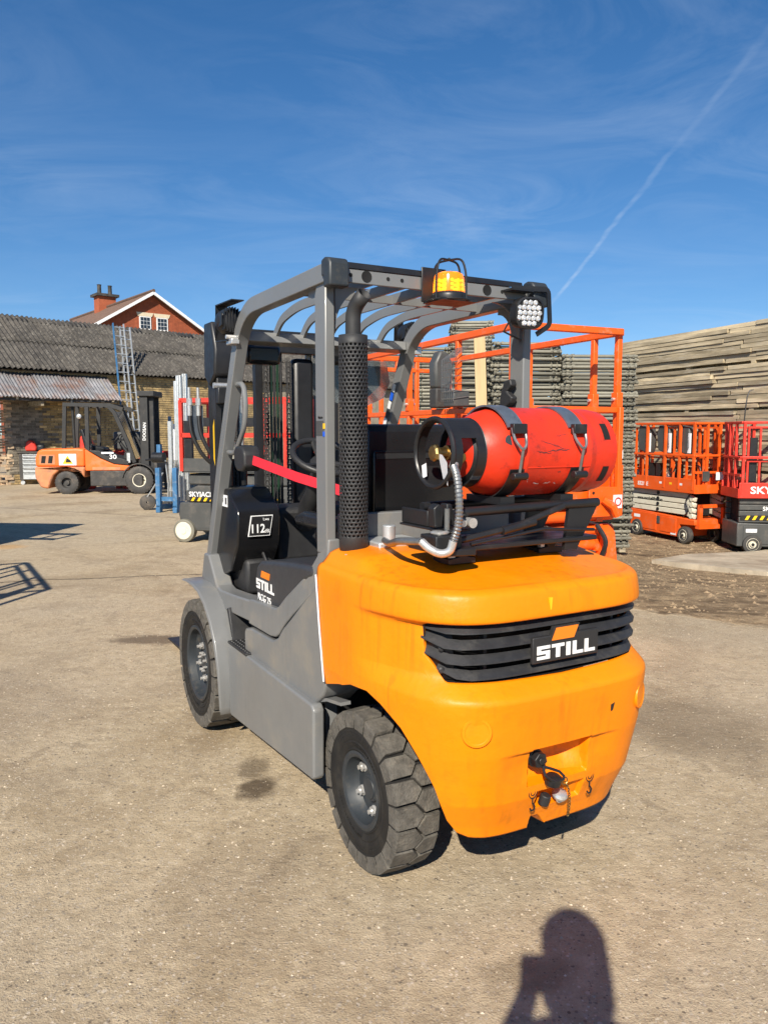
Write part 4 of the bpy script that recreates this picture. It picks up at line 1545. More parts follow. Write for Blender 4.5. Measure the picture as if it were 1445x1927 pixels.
for za, zb in ((1.095, z0), (z1, 1.893)):
    for k in range(nc * 2):
        a, b = 2 * pi * k / (nc * 2), 2 * pi * (k + 1) / (nc * 2)
        pg.add([(ex.x + R_ * cos(a), ex.y + R_ * sin(a), za), (ex.x + R_ * cos(b), ex.y + R_ * sin(b), za), (ex.x + R_ * cos(b), ex.y + R_ * sin(b), zb), (ex.x + R_ * cos(a), ex.y + R_ * sin(a), zb)], [(0, 1, 2, 3)])
pgo = pg.obj('exhaust_guard', 'matte', FK, smooth=60)
sm = pgo.modifiers.new('t', 'SOLIDIFY')
sm.thickness = .002
sm.offset = -1
MB().cyl(ex + Vector((0, 0, 1.10)), ex + Vector((0, 0, 1.885)), .043, 24).obj('silencer', 'void', pgo)
MB().lathe([(.052, 1.885), (.0515, 1.894), (.027, 1.896), (.026, 1.885)], 28, ex, (0, 0, 1), close=True).obj('guard_cap', 'matte', pgo)
pi_ = MB()
pipe = fillet([ex + Vector((0, 0, 1.10)), ex + Vector((0, 0, 1.985)), ex + Vector((.018, -.055, 2.035))], .045, 8)
pi_.tube(pipe, .0275, 20)
pi_.f = [f_ for f_ in pi_.f if len(f_) <= 4]
po = pi_.obj('exhaust_pipe', 'matte', FK, smooth=60)
sm = po.modifiers.new('t', 'SOLIDIFY')
sm.thickness = .0025
sm.offset = -1
tpv = pipe[-1]
MB().lathe([(.024, 0), (.0001, .001)], 20, tpv - (pipe[-1] - pipe[-2]).normalized() * .03, (pipe[-1] - pipe[-2])).obj('pipe_inside', 'void', FK)
MB().box((-.475, .125, 1.083), (-.335, .275, 1.100)).obj('exhaust_flange', 'black', FK, bevel=.004)
for dx, dy in ((-.058, -.06), (.058, -.06)):
    MB().cyl(ex + Vector((dx, dy, 1.098)), ex + Vector((dx, dy, 1.112)), .009, 6).obj('flange_bolt', 'chrome', FK)

# ---- gas bottle carrier
fr = MB()
fr.tube([(-.24, -.235, 1.285), (.38, -.235, 1.292)], .0165, 12)
fr.tube([(-.24, -.01, 1.285), (.38, -.01, 1.292)], .0165, 12)
fr.obj('carrier_rails', 'black', FK)
fr = MB()
fr.box((-.31, -.25, 1.222), (-.20, .03, 1.230))
fr.box((-.30, -.14, 1.230), (-.290, .03, 1.285))
fr.box((-.235, -.25, 1.155), (.37, .0, 1.172))
fr.prism([(-.34, 1.155), (-.34, 1.172), (-.22, 1.178), (-.22, 1.150)], 'y', -.31, -.08)
fr.box((-.36, -.285, 1.168), (-.26, -.19, 1.218))
fr.obj('carrier_base', 'black', FK, bevel=.004)
fr = MB()
fr.tube([(-.26, -.245, 1.190), (-.02, -.262, 1.228), (.19, -.262, 1.288)], .0115, 10)
fr.tube([(-.20, -.25, 1.178), (.10, -.262, 1.212), (.34, -.262, 1.196)], .006, 8)
fr.cyl((-.08, -.262, 1.217), (.06, -.262, 1.240), .015, 12)
fr.obj('gas_strut', 'black', FK)
for x, yy in ((-.20, -.155), (.225, -.115)):
    ft = MB()
    ft.prism([(x - .055, 1.105), (x + .055, 1.105), (x + .055, 1.125), (x + .02, 1.13), (x + .035, 1.158), (x - .035, 1.158), (x - .012, 1.13), (x - .055, 1.125)], 'y', yy - .05, yy + .05)
    fto = ft.obj('carrier_foot', 'black', FK, bevel=.003)
    MB().cyl((x - .03, yy - .03, 1.125), (x - .03, yy - .03, 1.141), .014, 6).obj('foot_bolt', 'chrome', fto)
ar = MB()
ar.prism([(.22, 1.125), (.28, 1.125), (.38, 1.285), (.24, 1.285)], 'y', -.24, -.225)
ar.obj('carrier_cheek', 'black', FK)
MB().prism([(.22, 1.125), (.28, 1.125), (.38, 1.285), (.24, 1.285)], 'y', -.02, -.005).obj('carrier_cheek', 'black', FK)
cy = MB()
cy.cyl((-.32, -.245, 1.165), (-.32, -.245, 1.222), .030, 18)
cyo = cy.obj('pivot_boss', 'black', FK, bevel=.003)
MB().lathe([(.031, 0), (.032, .004), (.026, .008), (.0001, .008)], 20, (-.32, -.245, 1.222), (0, 0, 1)).obj('pivot_cap', 'chrome', cyo)
for dx in (.0, .036):
    MB().cyl((-.245 + dx, -.275, 1.252), (-.245 + dx, -.235, 1.252), (.011, .017)[dx > 0], 14).obj('latch_pin', 'chrome', FK)
lt = MB()
lt.prism([(-.315, 1.235), (-.285, 1.235), (-.28, 1.30), (-.30, 1.315), (-.32, 1.30)], 'y', -.21, -.17)
lt.prism([(-.255, 1.235), (-.215, 1.235), (-.235, 1.31), (-.255, 1.31)], 'y', -.19, -.15)
lt.obj('latch_hook', 'black', FK, bevel=.004)
MB().cyl((-.285, -.235, 1.225), (-.285, -.235, 1.30), .009, 10).obj('latch_rod', 'steel', FK)
# cradle straps: lower black saddle, upper steel band, toggle
BC = Vector((0, -.12, 1.478))
BR = .157
for x in (-.025, .245):
    sd = MB()
    pts = [(x, BC.y + (BR + .007) * cos(a), BC.z + (BR + .007) * sin(a)) for a in [radians(195 + k * 6) for k in range(0, 26)]]
    sd.tube(pts, .01, prof=[(.003, -.026), (.003, .026), (-.003, .026), (-.003, -.026)], up=(1, 0, 0)) if False else None
    def band(b, a0, a1, r, wd, th=.004, nseg=24):
        vs = []
        for k in range(nseg + 1):
            a = radians(lerp(a0, a1, k / nseg))
            for dr in (0, th):
                for dx in (-wd, wd):
                    vs.append((x + dx, BC.y + (r + dr) * cos(a), BC.z + (r + dr) * sin(a)))
        fs = []
        for k in range(nseg):
            o_ = k * 4
            for i, j in ((0, 1), (1, 3), (3, 2), (2, 0)):
                fs.append((o_ + i, o_ + j, o_ + 4 + j, o_ + 4 + i))
        fs += [(0, 1, 3, 2), (nseg * 4, nseg * 4 + 1, nseg * 4 + 3, nseg * 4 + 2)]
        b.add(vs, fs)
    band(sd, 200, 352, BR + .0015, .030)
    sd.box((x - .03, BC.y - .10, 1.300), (x + .03, BC.y + .10, 1.325))
    sdo = sd.obj('bottle_saddle', 'black', FK)
    sb_ = MB()
    band(sb_, 352, 508, BR + .0015, .033, .006)
    sbo_ = sb_.obj('bottle_strap', 'strap', FK)
    ea = MB()
    a = radians(150)
    p0 = Vector((x, BC.y + (BR + .012) * cos(a), BC.z + (BR + .012) * sin(a)))
    ea.box((x - .030, p0.y - .018, p0.z - .020), (x + .030, p0.y + .004, p0.z + .014))
    ea.obj('strap_nose', 'black', sbo_, bevel=.003)
    yk = MB()
    a2 = radians(176)
    p1 = Vector((x, BC.y + (BR + .016) * cos(a2), BC.z + (BR + .016) * sin(a2)))
    U = [p0 + Vector((-.026, -.006, .0)), p0 + Vector((-.026, -.016, -.035)), p1 + Vector((-.015, -.004, .012)), p1 + Vector((0, -.006, -.002)), p1 + Vector((.015, -.004, .012)), p0 + Vector((.026, -.016, -.035)), p0 + Vector((.026, -.006, 0))]
    yk.tube(fillet(U, .02, 4), .0052, 8)
    p2 = Vector((x, BC.y + (BR + .020) * cos(radians(205)), BC.z + (BR + .020) * sin(radians(205))))
    yk.tube([p1 + Vector((0, -.006, -.002)), p2], .0052, 8)
    yk.obj('strap_toggle', 'steel', FK)
    rl = MB()
    rl.cyl(p2 + Vector((-.030, -.002, -.003)), p2 + Vector((.030, -.002, -.003)), .013, 14)
    rl.obj('toggle_roller', 'black', FK, bevel=.002)

# corrugated gas hose with fittings
def corr(b, pts, r0, r1, step):
    P = [Vector(p) for p in pts]
    dense = [P[0]]
    for a, c_ in zip(P, P[1:]):
        n = max(1, int((c_ - a).length / step))
        for k in range(1, n + 1):
            dense.append(a.lerp(c_, k / n))
    T = [(dense[min(i + 1, len(dense) - 1)] - dense[max(i - 1, 0)]).normalized() for i in range(len(dense))]
    u = T[0].orthogonal().normalized()
    N = 12
    for i, p in enumerate(dense):
        u = (u - T[i] * u.dot(T[i])).normalized()
        w = T[i].cross(u)
        r = r0 if i % 2 else r1
        for k in range(N):
            a = 2 * pi * k / N
            b.v.append(tuple(p + (u * cos(a) + w * sin(a)) * r))
    for i in range(len(dense) - 1):
        for k in range(N):
            b.f.append((i * N + k, i * N + (k + 1) % N, (i + 1) * N + (k + 1) % N, (i + 1) * N + k))


def bez(pts, n=8):
    """smooth curve through points (Catmull-Rom)"""
    P = [Vector(p) for p in pts]
    out = []
    for i in range(len(P) - 1):
        p0, p1, p2, p3 = P[max(i - 1, 0)], P[i], P[i + 1], P[min(i + 2, len(P) - 1)]
        for k in range(n):
            t = k / n
            out.append(.5 * ((2 * p1) + (p2 - p0) * t + (2 * p0 - 5 * p1 + 4 * p2 - p3) * t * t + (3 * p1 - p0 - 3 * p2 + p3) * t ** 3))
    out.append(P[-1])
    return out


hz = MB()
hose_pts = bez([(-.255, -.225, 1.440), (-.274, -.275, 1.400), (-.300, -.325, 1.33), (-.310, -.335, 1.26), (-.322, -.325, 1.205)], 12)
corr(hz, hose_pts, .0138, .0104, .0046)
hzo = hz.obj('gas_hose', 'steel', FK, smooth=20)
MB().tube(bez([(-.215, -.195, 1.462), (-.235, -.208, 1.455), (-.258, -.23, 1.435)], 4), .0155, 12).obj('hose_fitting', 'chrome', FK)
MB().tube(bez([(-.322, -.325, 1.208), (-.330, -.318, 1.176), (-.352, -.300, 1.166), (-.380, -.280, 1.180), (-.396, -.255, 1.202)], 6), .0135, 12).obj('hose_elbow', 'chrome', FK)
MB().tube(bez([(-.396, -.255, 1.202), (-.41, -.14, 1.19), (-.375, -.02, 1.165), (-.34, .08, 1.160)], 8), .0125, 12).obj('gas_pipe', 'steel', FK)
MB().cyl((-.30, .12, 1.145), (-.30, .12, 1.21), .024, 14).obj('pipe_coupling', 'alu', FK, bevel=.004)

# ---- mast in front of the cab
ms = MB()
for s_ in (-1, 1):
    X = s_ * .362
    # outer channel: web and two flanges
    ms.box((X - .012 if s_ < 0 else X - .0, 1.90, .12), (X + .0 if s_ < 0 else X + .012, 2.07, 2.06))
    ms.box((min(X, X - s_ * .062), 1.90, .12), (max(X, X - s_ * .062), 1.925, 2.06))
    ms.box((min(X, X - s_ * .062), 2.045, .12), (max(X, X - s_ * .062), 2.07, 2.06))
ms.box((-.372, 1.895, 2.00), (.372, 1.965, 2.085))
ms.box((-.372, 1.895, 1.00), (.372, 1.93, 1.09))
ms.box((-.372, 1.895, .16), (.372, 1.93, .30))
ms.obj('outer_mast', 'black', FK, bevel=.004)
mi = MB()
for s_ in (-1, 1):
    X = s_ * .300
    mi.box((X - .010, 1.935, .15), (X + .010, 2.085, 2.10))
    mi.box((min(X, X - s_ * .055), 1.935, .15), (max(X, X - s_ * .055), 1.955, 2.10))
mi.box((-.31, 1.94, 2.04), (.31, 2.02, 2.13))
mi.obj('inner_mast', 'black', FK, bevel=.003)
for s_ in (-1, 1):
    MB().cyl((s_ * .215, 1.985, .2), (s_ * .215, 1.985, 1.42), .036, 14).obj('lift_cylinder', 'black', FK)
    MB().cyl((s_ * .215, 1.985, 1.42), (s_ * .215, 1.985, 2.03), .020, 12).obj('lift_rod', 'steel' if s_ > 0 else 'chrome', FK)
    MB().cyl((s_ * .34, 1.87, .36), (s_ * .34, 1.87, 1.44), .035, 14).obj('tilt_cylinder', 'black', FK)
MB().lathe([(.046, 0), (.046, .095)], 18, (-.335, 1.86, 1.40), (0, 0, 1)).obj('cylinder_band', 'cream', FK)
chm = MB()
for k in range(5):
    for sx in (-1, 1):
        chm.box((sx * .013 - .002, -.009, k * .030), (sx * .013 + .002, .009, k * .030 + .026))
        chm.box((sx * .008 - .002, -.009, k * .030 + .015), (sx * .008 + .002, .009, k * .030 + .041))
    chm.cyl((-.016, 0, k * .030 + .005), (.016, 0, k * .030 + .005), .005, 6)
chmesh = chm.mesh('chain_run', 'dusty', 0)
for x in (-.27, -.075, .065, .26):
    for k in range(10):
        inst(chmesh, 'lift_chain', FK, (x, 1.93, .45 + k * .15))
for k, x in enumerate((-.035, -.015, .005, .025)):
    MB().cyl((x, 1.955, .5), (x, 1.955, 2.05), .009, 8).obj('mast_hose', ('hose_green', 'black', 'hose_green', 'black')[k], FK)
MB().box((-.13, 1.955, .3), (-.085, 2.0, 2.08)).obj('mast_strut', 'black', FK)
MB().box((.10, 1.945, .3), (.24, 2.02, 1.98)).obj('centre_cylinder_guard', 'black', FK, bevel=.03)
# mast head guard plate seen beside the left pillar
MB().prism([(1.93, 2.155), (2.06, 2.155), (2.07, 1.86), (1.98, 1.80), (1.88, 1.86), (1.865, 2.0)], 'x', -.395, -.25).obj('mast_head_plate', 'black', FK, bevel=.012)
MB().box((-.40, 1.80, 1.70), (-.33, 1.90, 1.79)).obj('mast_bracket', 'black', FK, bevel=.006)
MB().cyl((-.41, 1.85, 1.80), (-.33, 1.85, 1.80), .016, 8).obj('mast_bolt', 'chrome', FK)
MB().add([(-.4035, 1.87, 1.62), (-.4035, 1.895, 1.58), (-.4035, 1.895, 1.40), (-.4035, 1.87, 1.36)], [(0, 1, 2, 3)]).obj('mast_mark', 'yellow', FK)
MB().box((-.402, 1.84, 1.2), (-.372, 1.90, 1.79)).obj('mast_cover', 'black', FK)
# auxiliary hoses with steel couplings beside the mast
for k, (y0_, x0_) in enumerate(((2.10, -.475), (2.10, -.423))):
    MB().tube(bez([(x0_, y0_, 1.66), (x0_ + .008, y0_ - .01, 1.54), (x0_ + .06, y0_ - .03, 1.42), (x0_ + .14, y0_ - .04, 1.34)], 8), .0115, 10).obj('auxiliary_hose', 'black', FK)
    q = MB()
    q.cyl((x0_, y0_, 1.64), (x0_, y0_, 1.70), .013, 12)
    q.cyl((x0_, y0_, 1.70), (x0_, y0_, 1.74), .017, 6)
    q.cyl((x0_, y0_, 1.74), (x0_, y0_, 1.80), .009, 10)
    q.obj('hose_coupling', 'chrome', FK)
MB().box((-.46, 2.105, 1.50), (-.395, 2.115, 1.70)).obj('coupling_plate', 'strap', FK)
# fork carriage and forks
fc = MB()
fc.box((-.50, 2.10, .12), (.50, 2.14, .22))
fc.box((-.50, 2.10, .46), (.50, 2.14, .56))
fc.box((-.26, 2.06, .10), (-.20, 2.10, .60))
fc.box((.20, 2.06, .10), (.26, 2.10, .60))
fc.obj('carriage', 'black', FK)
for s_ in (-1, 1):
    MB().prism([(2.14, .60), (2.18, .60), (2.185, .085), (3.25, .055), (3.25, .045), (2.14, .045)], 'x', s_ * .25, s_ * .36).obj('fork', 'black', FK, bevel=.004)
# scratched polycarbonate sheet on the far front corner
pc = MB()
pc.prism([(-.02, 1.93), (.42, 1.93), (.44, 1.82), (.40, 1.73), (.30, 1.69), (.12, 1.70), (-.02, 1.74)], 'y', 1.40, 1.404)
pc.obj('wind_deflector', 'screen', FK)
pc = MB()
pc.prism([(.02, 1.93), (.39, 1.93), (.39, 1.80), (.30, 1.725), (.12, 1.73), (.02, 1.78)], 'y', 1.41, 1.43)
pc.obj('wiper_cover', 'black', FK, bevel=.02)
MB().box((.03, 1.36, 1.90), (.20, 1.42, 1.99)).obj('roof_display', 'black', FK, bevel=.015)
MB().box((-.40, 1.33, 1.88), (-.22, 1.42, 1.975)).obj('roof_box', 'blackgloss', FK, bevel=.02)

# ---- the gas bottle itself (lifts off its carrier)
GB = thing('gas_cylinder', 'dented red gas cylinder with black collar lying across the back of the forklift', 'gas cylinder', (0, 0, 0), 0)
GB.matrix_world = Matrix.Translation((0.338, 2.85, 0)) @ Matrix.Rotation(radians(29.5), 4, 'Z') @ Matrix.Translation((0, -.12, 1.478))
b = MB()
prof = [(.0001, -.175), (.05, -.172), (.085, -.160), (.118, -.128), (.140, -.085), (.1525, -.035), (.157, .008), (.157, .010), (.1585, .013), (.1585, .019), (.157, .022), (.157, .300), (.1585, .303), (.1585, .309), (.157, .313), (.153, .345), (.138, .385), (.11, .415), (.0001, .43)]
prof = [(r, h) for r, h in prof]
b.lathe(prof, 64, (0, 0, 0), (1, 0, 0))
body = b.obj('bottle_body', 'red', GB, smooth=30)
b = MB()
b.lathe([(.1420, .330), (.1545, .332), (.1560, .395), (.1500, .438), (.1420, .441), (.1460, .395)], 48, (0, 0, 0), (1, 0, 0), close=True)
ring = b
ringo = ring.obj('foot_ring', 'red', GB, smooth=40)
for a0 in (200, 250, 140):
    q = MB()
    for k in range(7):
        a = radians(a0 + k * 4)
        for xx in (.372, .402):
            q.v.append((xx, .1568 * cos(a), .1568 * sin(a)))
    q.f = [(2 * k, 2 * k + 2, 2 * k + 3, 2 * k + 1) for k in range(6)]
    o = q.obj('ring_slot', 'void', ringo)
# weld seam
q = MB()
q.box((.022, -.1588, -.046), (.395, -.1555, -.042))
q.tube([(.02 + k * .0125, -.1487 + .0004 * (k % 2), -.0505) for k in range(31)], .0022, 5)
MB().tube([(.022 + k * .0125, -.1568 * cos(.33), -.1568 * sin(.33)) for k in range(24)], .0026, 6).obj('weld_seam', 'red', body)
# black neck band and collar with big openings
b = MB()
b.lathe([(.0867, -.1585), (.1080, -.1400), (.1190, -.1270), (.1200, -.1285), (.1095, -.1420), (.0870, -.1610)], 56, (0, 0, 0), (1, 0, 0), close=True)
b.obj('black_shoulder', 'black', GB, smooth=50)
b = MB()
CR = .118
for k in range(56):
    a0, a1 = 2 * pi * k / 56, 2 * pi * (k + 1) / 56
    dg = (360 * k / 56) % 360
    def ringq(x0, x1):
        vs = []
        for a in (a0, a1):
            for x_, r in ((x0, CR), (x1, CR), (x1, CR - .006), (x0, CR - .006)):
                vs.append((x_, r * cos(a), r * sin(a)))
        b.add(vs, [(0, 1, 5, 4), (1, 2, 6, 5), (2, 3, 7, 6), (3, 0, 4, 7), (0, 1, 2, 3), (4, 5, 6, 7)])
    # lathe angle 0 = +y in (y,z); keep posts, leave openings
    open_ = (150 < dg < 265) or (330 < dg or dg < 60)
    if open_:
        ringq(-.262, -.225)
        ringq(-.165, -.125)
    else:
        ringq(-.262, -.125)
b.tube([(-.262, (CR - .002) * cos(t), (CR - .002) * sin(t)) for t in [k / 48 * 2 * pi for k in range(48)]], .0085, 8, closed=True)
b.obj('collar', 'black', GB, smooth=40)
b = MB()
b.cyl((-.17, 0, 0), (-.215, 0, 0), .026, 14)
b.cyl((-.205, 0, 0), (-.255, -.0, 0), .019, 12)
b.cyl((-.195, .01, 0), (-.205, -.06, -.012), .015, 10)
b.cyl((-.203, -.055, -.010), (-.206, -.082, -.016), .020, 6)
b.obj('valve', 'brass', GB, bevel=.002)
b = MB()
b.lathe([(.026, 0), (.030, .004), (.030, .014), (.024, .020), (.0001, .021)], 9, (-.250, 0, 0), (-1, 0, 0))
b.obj('valve_handwheel', 'brass', GB, smooth=0)
MB().lathe([(.055, 0), (.055, .004), (.02, .006)], 20, (-.150, .03, .01), (-1, -.15, 0)).obj('data_disc', 'plastic', GB)
b = MB()
b.prism([(-.095, -.035), (-.030, -.020), (-.014, -.105), (-.060, -.125), (-.075, -.118)], 'x', -.2705, -.2695) if False else \
    b.add([(-.262, -.050, -.005), (-.258, -.020, -.002), (-.245, -.030, -.085), (-.262, -.085, -.108), (-.268, -.088, -.030)], [(0, 1, 2, 3, 4)])
o = b.obj('paper_tag', 'paper', GB)
b = MB()
b.add([(-.264, .075, -.045), (-.264, .045, -.035), (-.264, .040, -.080), (-.264, .068, -.090)], [(0, 1, 2, 3)])
b.obj('white_label', 'paper', GB)
# scrape on the shoulder
b = MB()
pts = []
for k in range(14):
    t = 2 * pi * k / 14
    a = radians(163) + .035 * cos(t) * 3.4 + .012 * sin(3 * t)
    x_ = -.055 + .011 * sin(t) + .004 * cos(2 * t)
    r = interp([(-.085, .140), (-.035, .1525), (.008, .157)], x_) + .0014
    pts.append((x_, r * cos(a), r * sin(a)))
b.add(pts, [tuple(range(14))])
b.obj('paint_scrape', 'rim', GB)


def scuff(x0, a0, x1, a1, w, m, parent, wob=.0):
    rq = random.Random(int((x0 + a0) * 997))
    q = MB()
    n = 9
    for k in range(n + 1):
        t_ = k / n
        x_ = lerp(x0, x1, t_)
        a = radians(lerp(a0, a1, t_) + rq.uniform(-wob, wob))
        ww = w * (1 - abs(2 * t_ - 1) ** 3) * rq.uniform(.3, 1.0)
        for sg in (-1, 1):
            r = .1577
            q.v.append((x_, r * cos(a + sg * ww / r), r * sin(a + sg * ww / r)))
    q.f = [(2 * k, 2 * k + 2, 2 * k + 3, 2 * k + 1) for k in range(n)]
    q.obj('scuff', m, parent)


for x0, a0, x1, a1, w, m in ((.07, 165, .19, 176, .0016, 'rim'), (.10, 178, .21, 176, .0024, 'rim'), (.05, 178, .12, 181, .0018, 'matte'), (.14, 160, .20, 157, .0010, 'rim'), (.06, 196, .11, 200, .0012, 'matte'),
                             (.16, 205, .175, 207, .003, 'rim'), (.035, 212, .045, 222, .002, 'paper'), (.07, 222, .10, 224, .0022, 'paper'), (.12, 224, .15, 222, .0025, 'paper'), (.165, 223, .18, 225, .003, 'paper'), (.30, 150, .31, 170, .0015, 'rim'), (.02, 140, .03, 155, .0013, 'matte')):
    scuff(x0, a0, x1, a1, w, m, GB, 1.2)


# ================================================================== the shed along the far left side of the yard
# local frame of the shed: x along its front wall, y back, z up
SA = radians(45.2)
SHED = thing('storage_shed', 'long brick shed with mossy corrugated cement roof across the back of the yard', 'shed', (-11.05, 22.2, 0), SA)
XR = 26.0
w_ = MB()
w_.box((.28, .038, -.1), (XR, .25, 3.42))
w_.obj('wall', 'mortar', SHED)
w_ = MB()
w_.box((-3.0, 1.2, -.1), (.28, 1.45, 3.40))
w_.obj('back_wall', 'brick_dark', SHED)
bm_ = MB().box((-.1075, -.051, -.0325), (.1075, .051, .0325)).mesh('brick', 'brick', 0)
rb_ = random.Random(11)
far = MB()
cnt = 0
rows = int(3.36 / .075)
bricks = []
for r in range(rows):
    x = .30 + (.1125 if r % 2 else 0)
    while x < 9.2:
        bricks.append((x, .04 + r * .075))
        x += .225
bricks.sort(key=lambda b: (b[0] > 2.9) * 10 + (b[1] > 2.6) * 5 + b[0] * .3 + abs(b[1] - 1.6))
for x, z in bricks:
    dy = rb_.uniform(-.004, .005)
    if cnt < 296:
        ql = 'brick_dark' if (x < 1.25 + rb_.uniform(-.35, .35) or rb_.random() < .12) else 'brick'
        inst(bm_, 'brick', SHED, (x + .11, .072 + dy, z), (rb_.uniform(-.02, .02), rb_.uniform(-.015, .015), 0), (rb_.uniform(.96, 1.02), 1, rb_.uniform(.94, 1.02)), ql)
        cnt += 1
    else:
        far.box((x + .005, .018 + dy, z - .029), (x + .215, .10, z + .029))
far_m = mat('yellow_stock_brick_far', (0.37, 0.265, 0.120), 0.9, var=0.45, scale=3.2, bump=0.3, bscale=40, dirt=(0.08, 0.065, 0.045), dirt_amt=0.5, dirt_scale=4.5)
fo = far.obj('brickwork', far_m, SHED, smooth=0)
fo['kind'] = 'stuff'
# broken, toothed wall end at the left
tooth = MB().add([(-.11, -.05, -.035), (.10, -.06, -.03), (.12, .05, -.034), (-.09, .055, -.03), (-.10, -.045, .03), (.09, -.05, .036), (.11, .05, .03), (-.105, .045, .034)],
                 [(0, 3, 2, 1), (4, 5, 6, 7), (0, 1, 5, 4), (1, 2, 6, 5), (2, 3, 7, 6), (3, 0, 4, 7)]).mesh('broken_brick', 'brick_broken', 0)
for r in range(33):
    for k in range(3):
        if rb_.random() < .82:
            inst(tooth, 'broken_brick', SHED, (.30 - k * .11 + rb_.uniform(-.05, .06), .06 + rb_.uniform(-.03, .04) + k * .11, .04 + r * .075), (rb_.uniform(-.08, .08), rb_.uniform(-.06, .06), rb_.uniform(-.3, .3)),
                 (rb_.uniform(.7, 1.05), rb_.uniform(.7, 1.1), rb_.uniform(.8, 1.05)))
lean_w = MB()
lean_w.box((-.4, .25, -.1), (.1, .6, 2.6))
lean_w.obj('pier_core', 'brick_broken', SHED)


def corr_mesh(name, m, width, length, pitch, amp, nl=6, ragged=0.0, seed=0, sag=0.0):
    """corrugated sheet lying in local x (across) and y (up the slope)"""
    r = random.Random(seed)
    b = MB()
    per = 6
    nx = int(width / pitch * per)
    ph = [r.uniform(-ragged, ragged) for _ in range(nx // per + 2)]
    for j in range(nl + 1):
        for i in range(nx + 1):
            x = width * i / nx
            y = length * j / nl + (ph[i // per] if j == 0 else 0)
            b.v.append((x, y, amp * cos(2 * pi * i / per) - sag * sin(pi * j / nl)))
    for j in range(nl):
        for i in range(nx):
            a = j * (nx + 1) + i
            b.f.append((a, a + 1, a + nx + 2, a + nx + 1))
    me = b.mesh(name, m, 60)
    return me


pitch_a = atan2(5.15 - 3.36, 2.75)
ln_ = sqrt(2.75 ** 2 + 1.79 ** 2) / 2 + .10
for row in range(2):
    for k in range(27):
        me = corr_mesh('roof_sheet', 'asbestos', 1.05, ln_, .150, .030, 5, .015, k * 3 + row)
        o = inst(me, 'roof_sheet', SHED, (-2.0 + k * 1.02, -.22 + row * (ln_ - .12) * cos(pitch_a) + rb_.uniform(-.03, .02), 3.36 + row * ((ln_ - .12) * sin(pitch_a) + .022) + .008 * (k % 2) + rb_.uniform(-.012, .012)), (pitch_a + rb_.uniform(-.008, .008), rb_.uniform(-.008, .008), rb_.uniform(-.006, .006)))
        md = o.modifiers.new('t', 'SOLIDIFY')
        md.thickness = .008
# far slope and ridge
bk = MB()
bk.add([(-2, 2.58, 5.08), (XR, 2.58, 5.08), (XR, 5.3, 3.3), (-2, 5.3, 3.3)], [(0, 1, 2, 3)])
bk.add([(-2, 2.52, 5.05), (XR, 2.52, 5.05), (XR, -.1, 3.32), (-2, -.1, 3.32)], [(0, 1, 2, 3)])
bk.obj('roof_deck', 'dusty', SHED)
for k in range(14):
    b = MB()
    x0 = -2.1 + k * 2.0
    pr = [(2.30, 5.035), (2.45, 5.15), (2.58, 5.19), (2.71, 5.15), (2.86, 5.03)]
    dz = rb_.uniform(-.02, .02)
    for x in (x0, x0 + 2.03):
        for y, z in pr:
            b.v.append((x, y, z + dz))
    for i in range(4):
        b.f.append((i, i + 1, i + 6, i + 5))
    o = b.obj('ridge_cap', 'asbestos', SHED)
    md = o.modifiers.new('t', 'SOLIDIFY')
    md.thickness = .02
# rusty tin lean-to roof on posts in front of the wall
lp = atan2(3.27 - 2.50, 1.05)
ll = sqrt(1.05 ** 2 + .77 ** 2)
for k in range(7):
    me = corr_mesh('lean_to_sheet', 'tin', .82, ll, .102, .018, 4, .03, 90 + k, .01)
    o = inst(me, 'lean_to_sheet', SHED, (-2.1 + k * .765, -1.05 + rb_.uniform(-.03, .03), 2.50 + .007 * (k % 2) + rb_.uniform(-.01, .01)), (lp + rb_.uniform(-.012, .012), rb_.uniform(-.01, .01), rb_.uniform(-.01, .01)))
    md = o.modifiers.new('t', 'SOLIDIFY')
    md.thickness = .003
MB().box((-2.1, -.98, 2.42), (3.15, -.90, 2.49)).obj('lean_to_beam', 'dusty', SHED)
for k in range(8):
    MB().prism([(-1.0, 2.44), (-1.0, 2.50), (.0, 3.23), (.0, 3.15)], 'x', -1.9 + k * .70, -1.84 + k * .70).obj('lean_to_rafter', 'timber', SHED)
MB().box((.9, -.93, 2.28), (.98, .04, 2.42)).obj('lean_to_bracket', 'timber', SHED)

# ================================================================== the house behind
HA = atan2(.63, .776)
HOUSE = thing('brick_house', 'red brick house gable with white bargeboards rising behind the shed roof', 'house', (-13.25, 45, 0), HA)
HW, AP, SL = 5.0, 9.40, .612
MB().prism([(-HW, 0), (HW, 0), (HW, AP - SL * HW - .12), (0, AP - .12), (-HW, AP - SL * HW - .12)], 'y', .0, .3).obj('gable_wall', 'redbrick', HOUSE)
MB().box((-HW, .3, 0), (HW, 14, AP - SL * HW - .15)).obj('house_wall', 'redbrick', HOUSE)
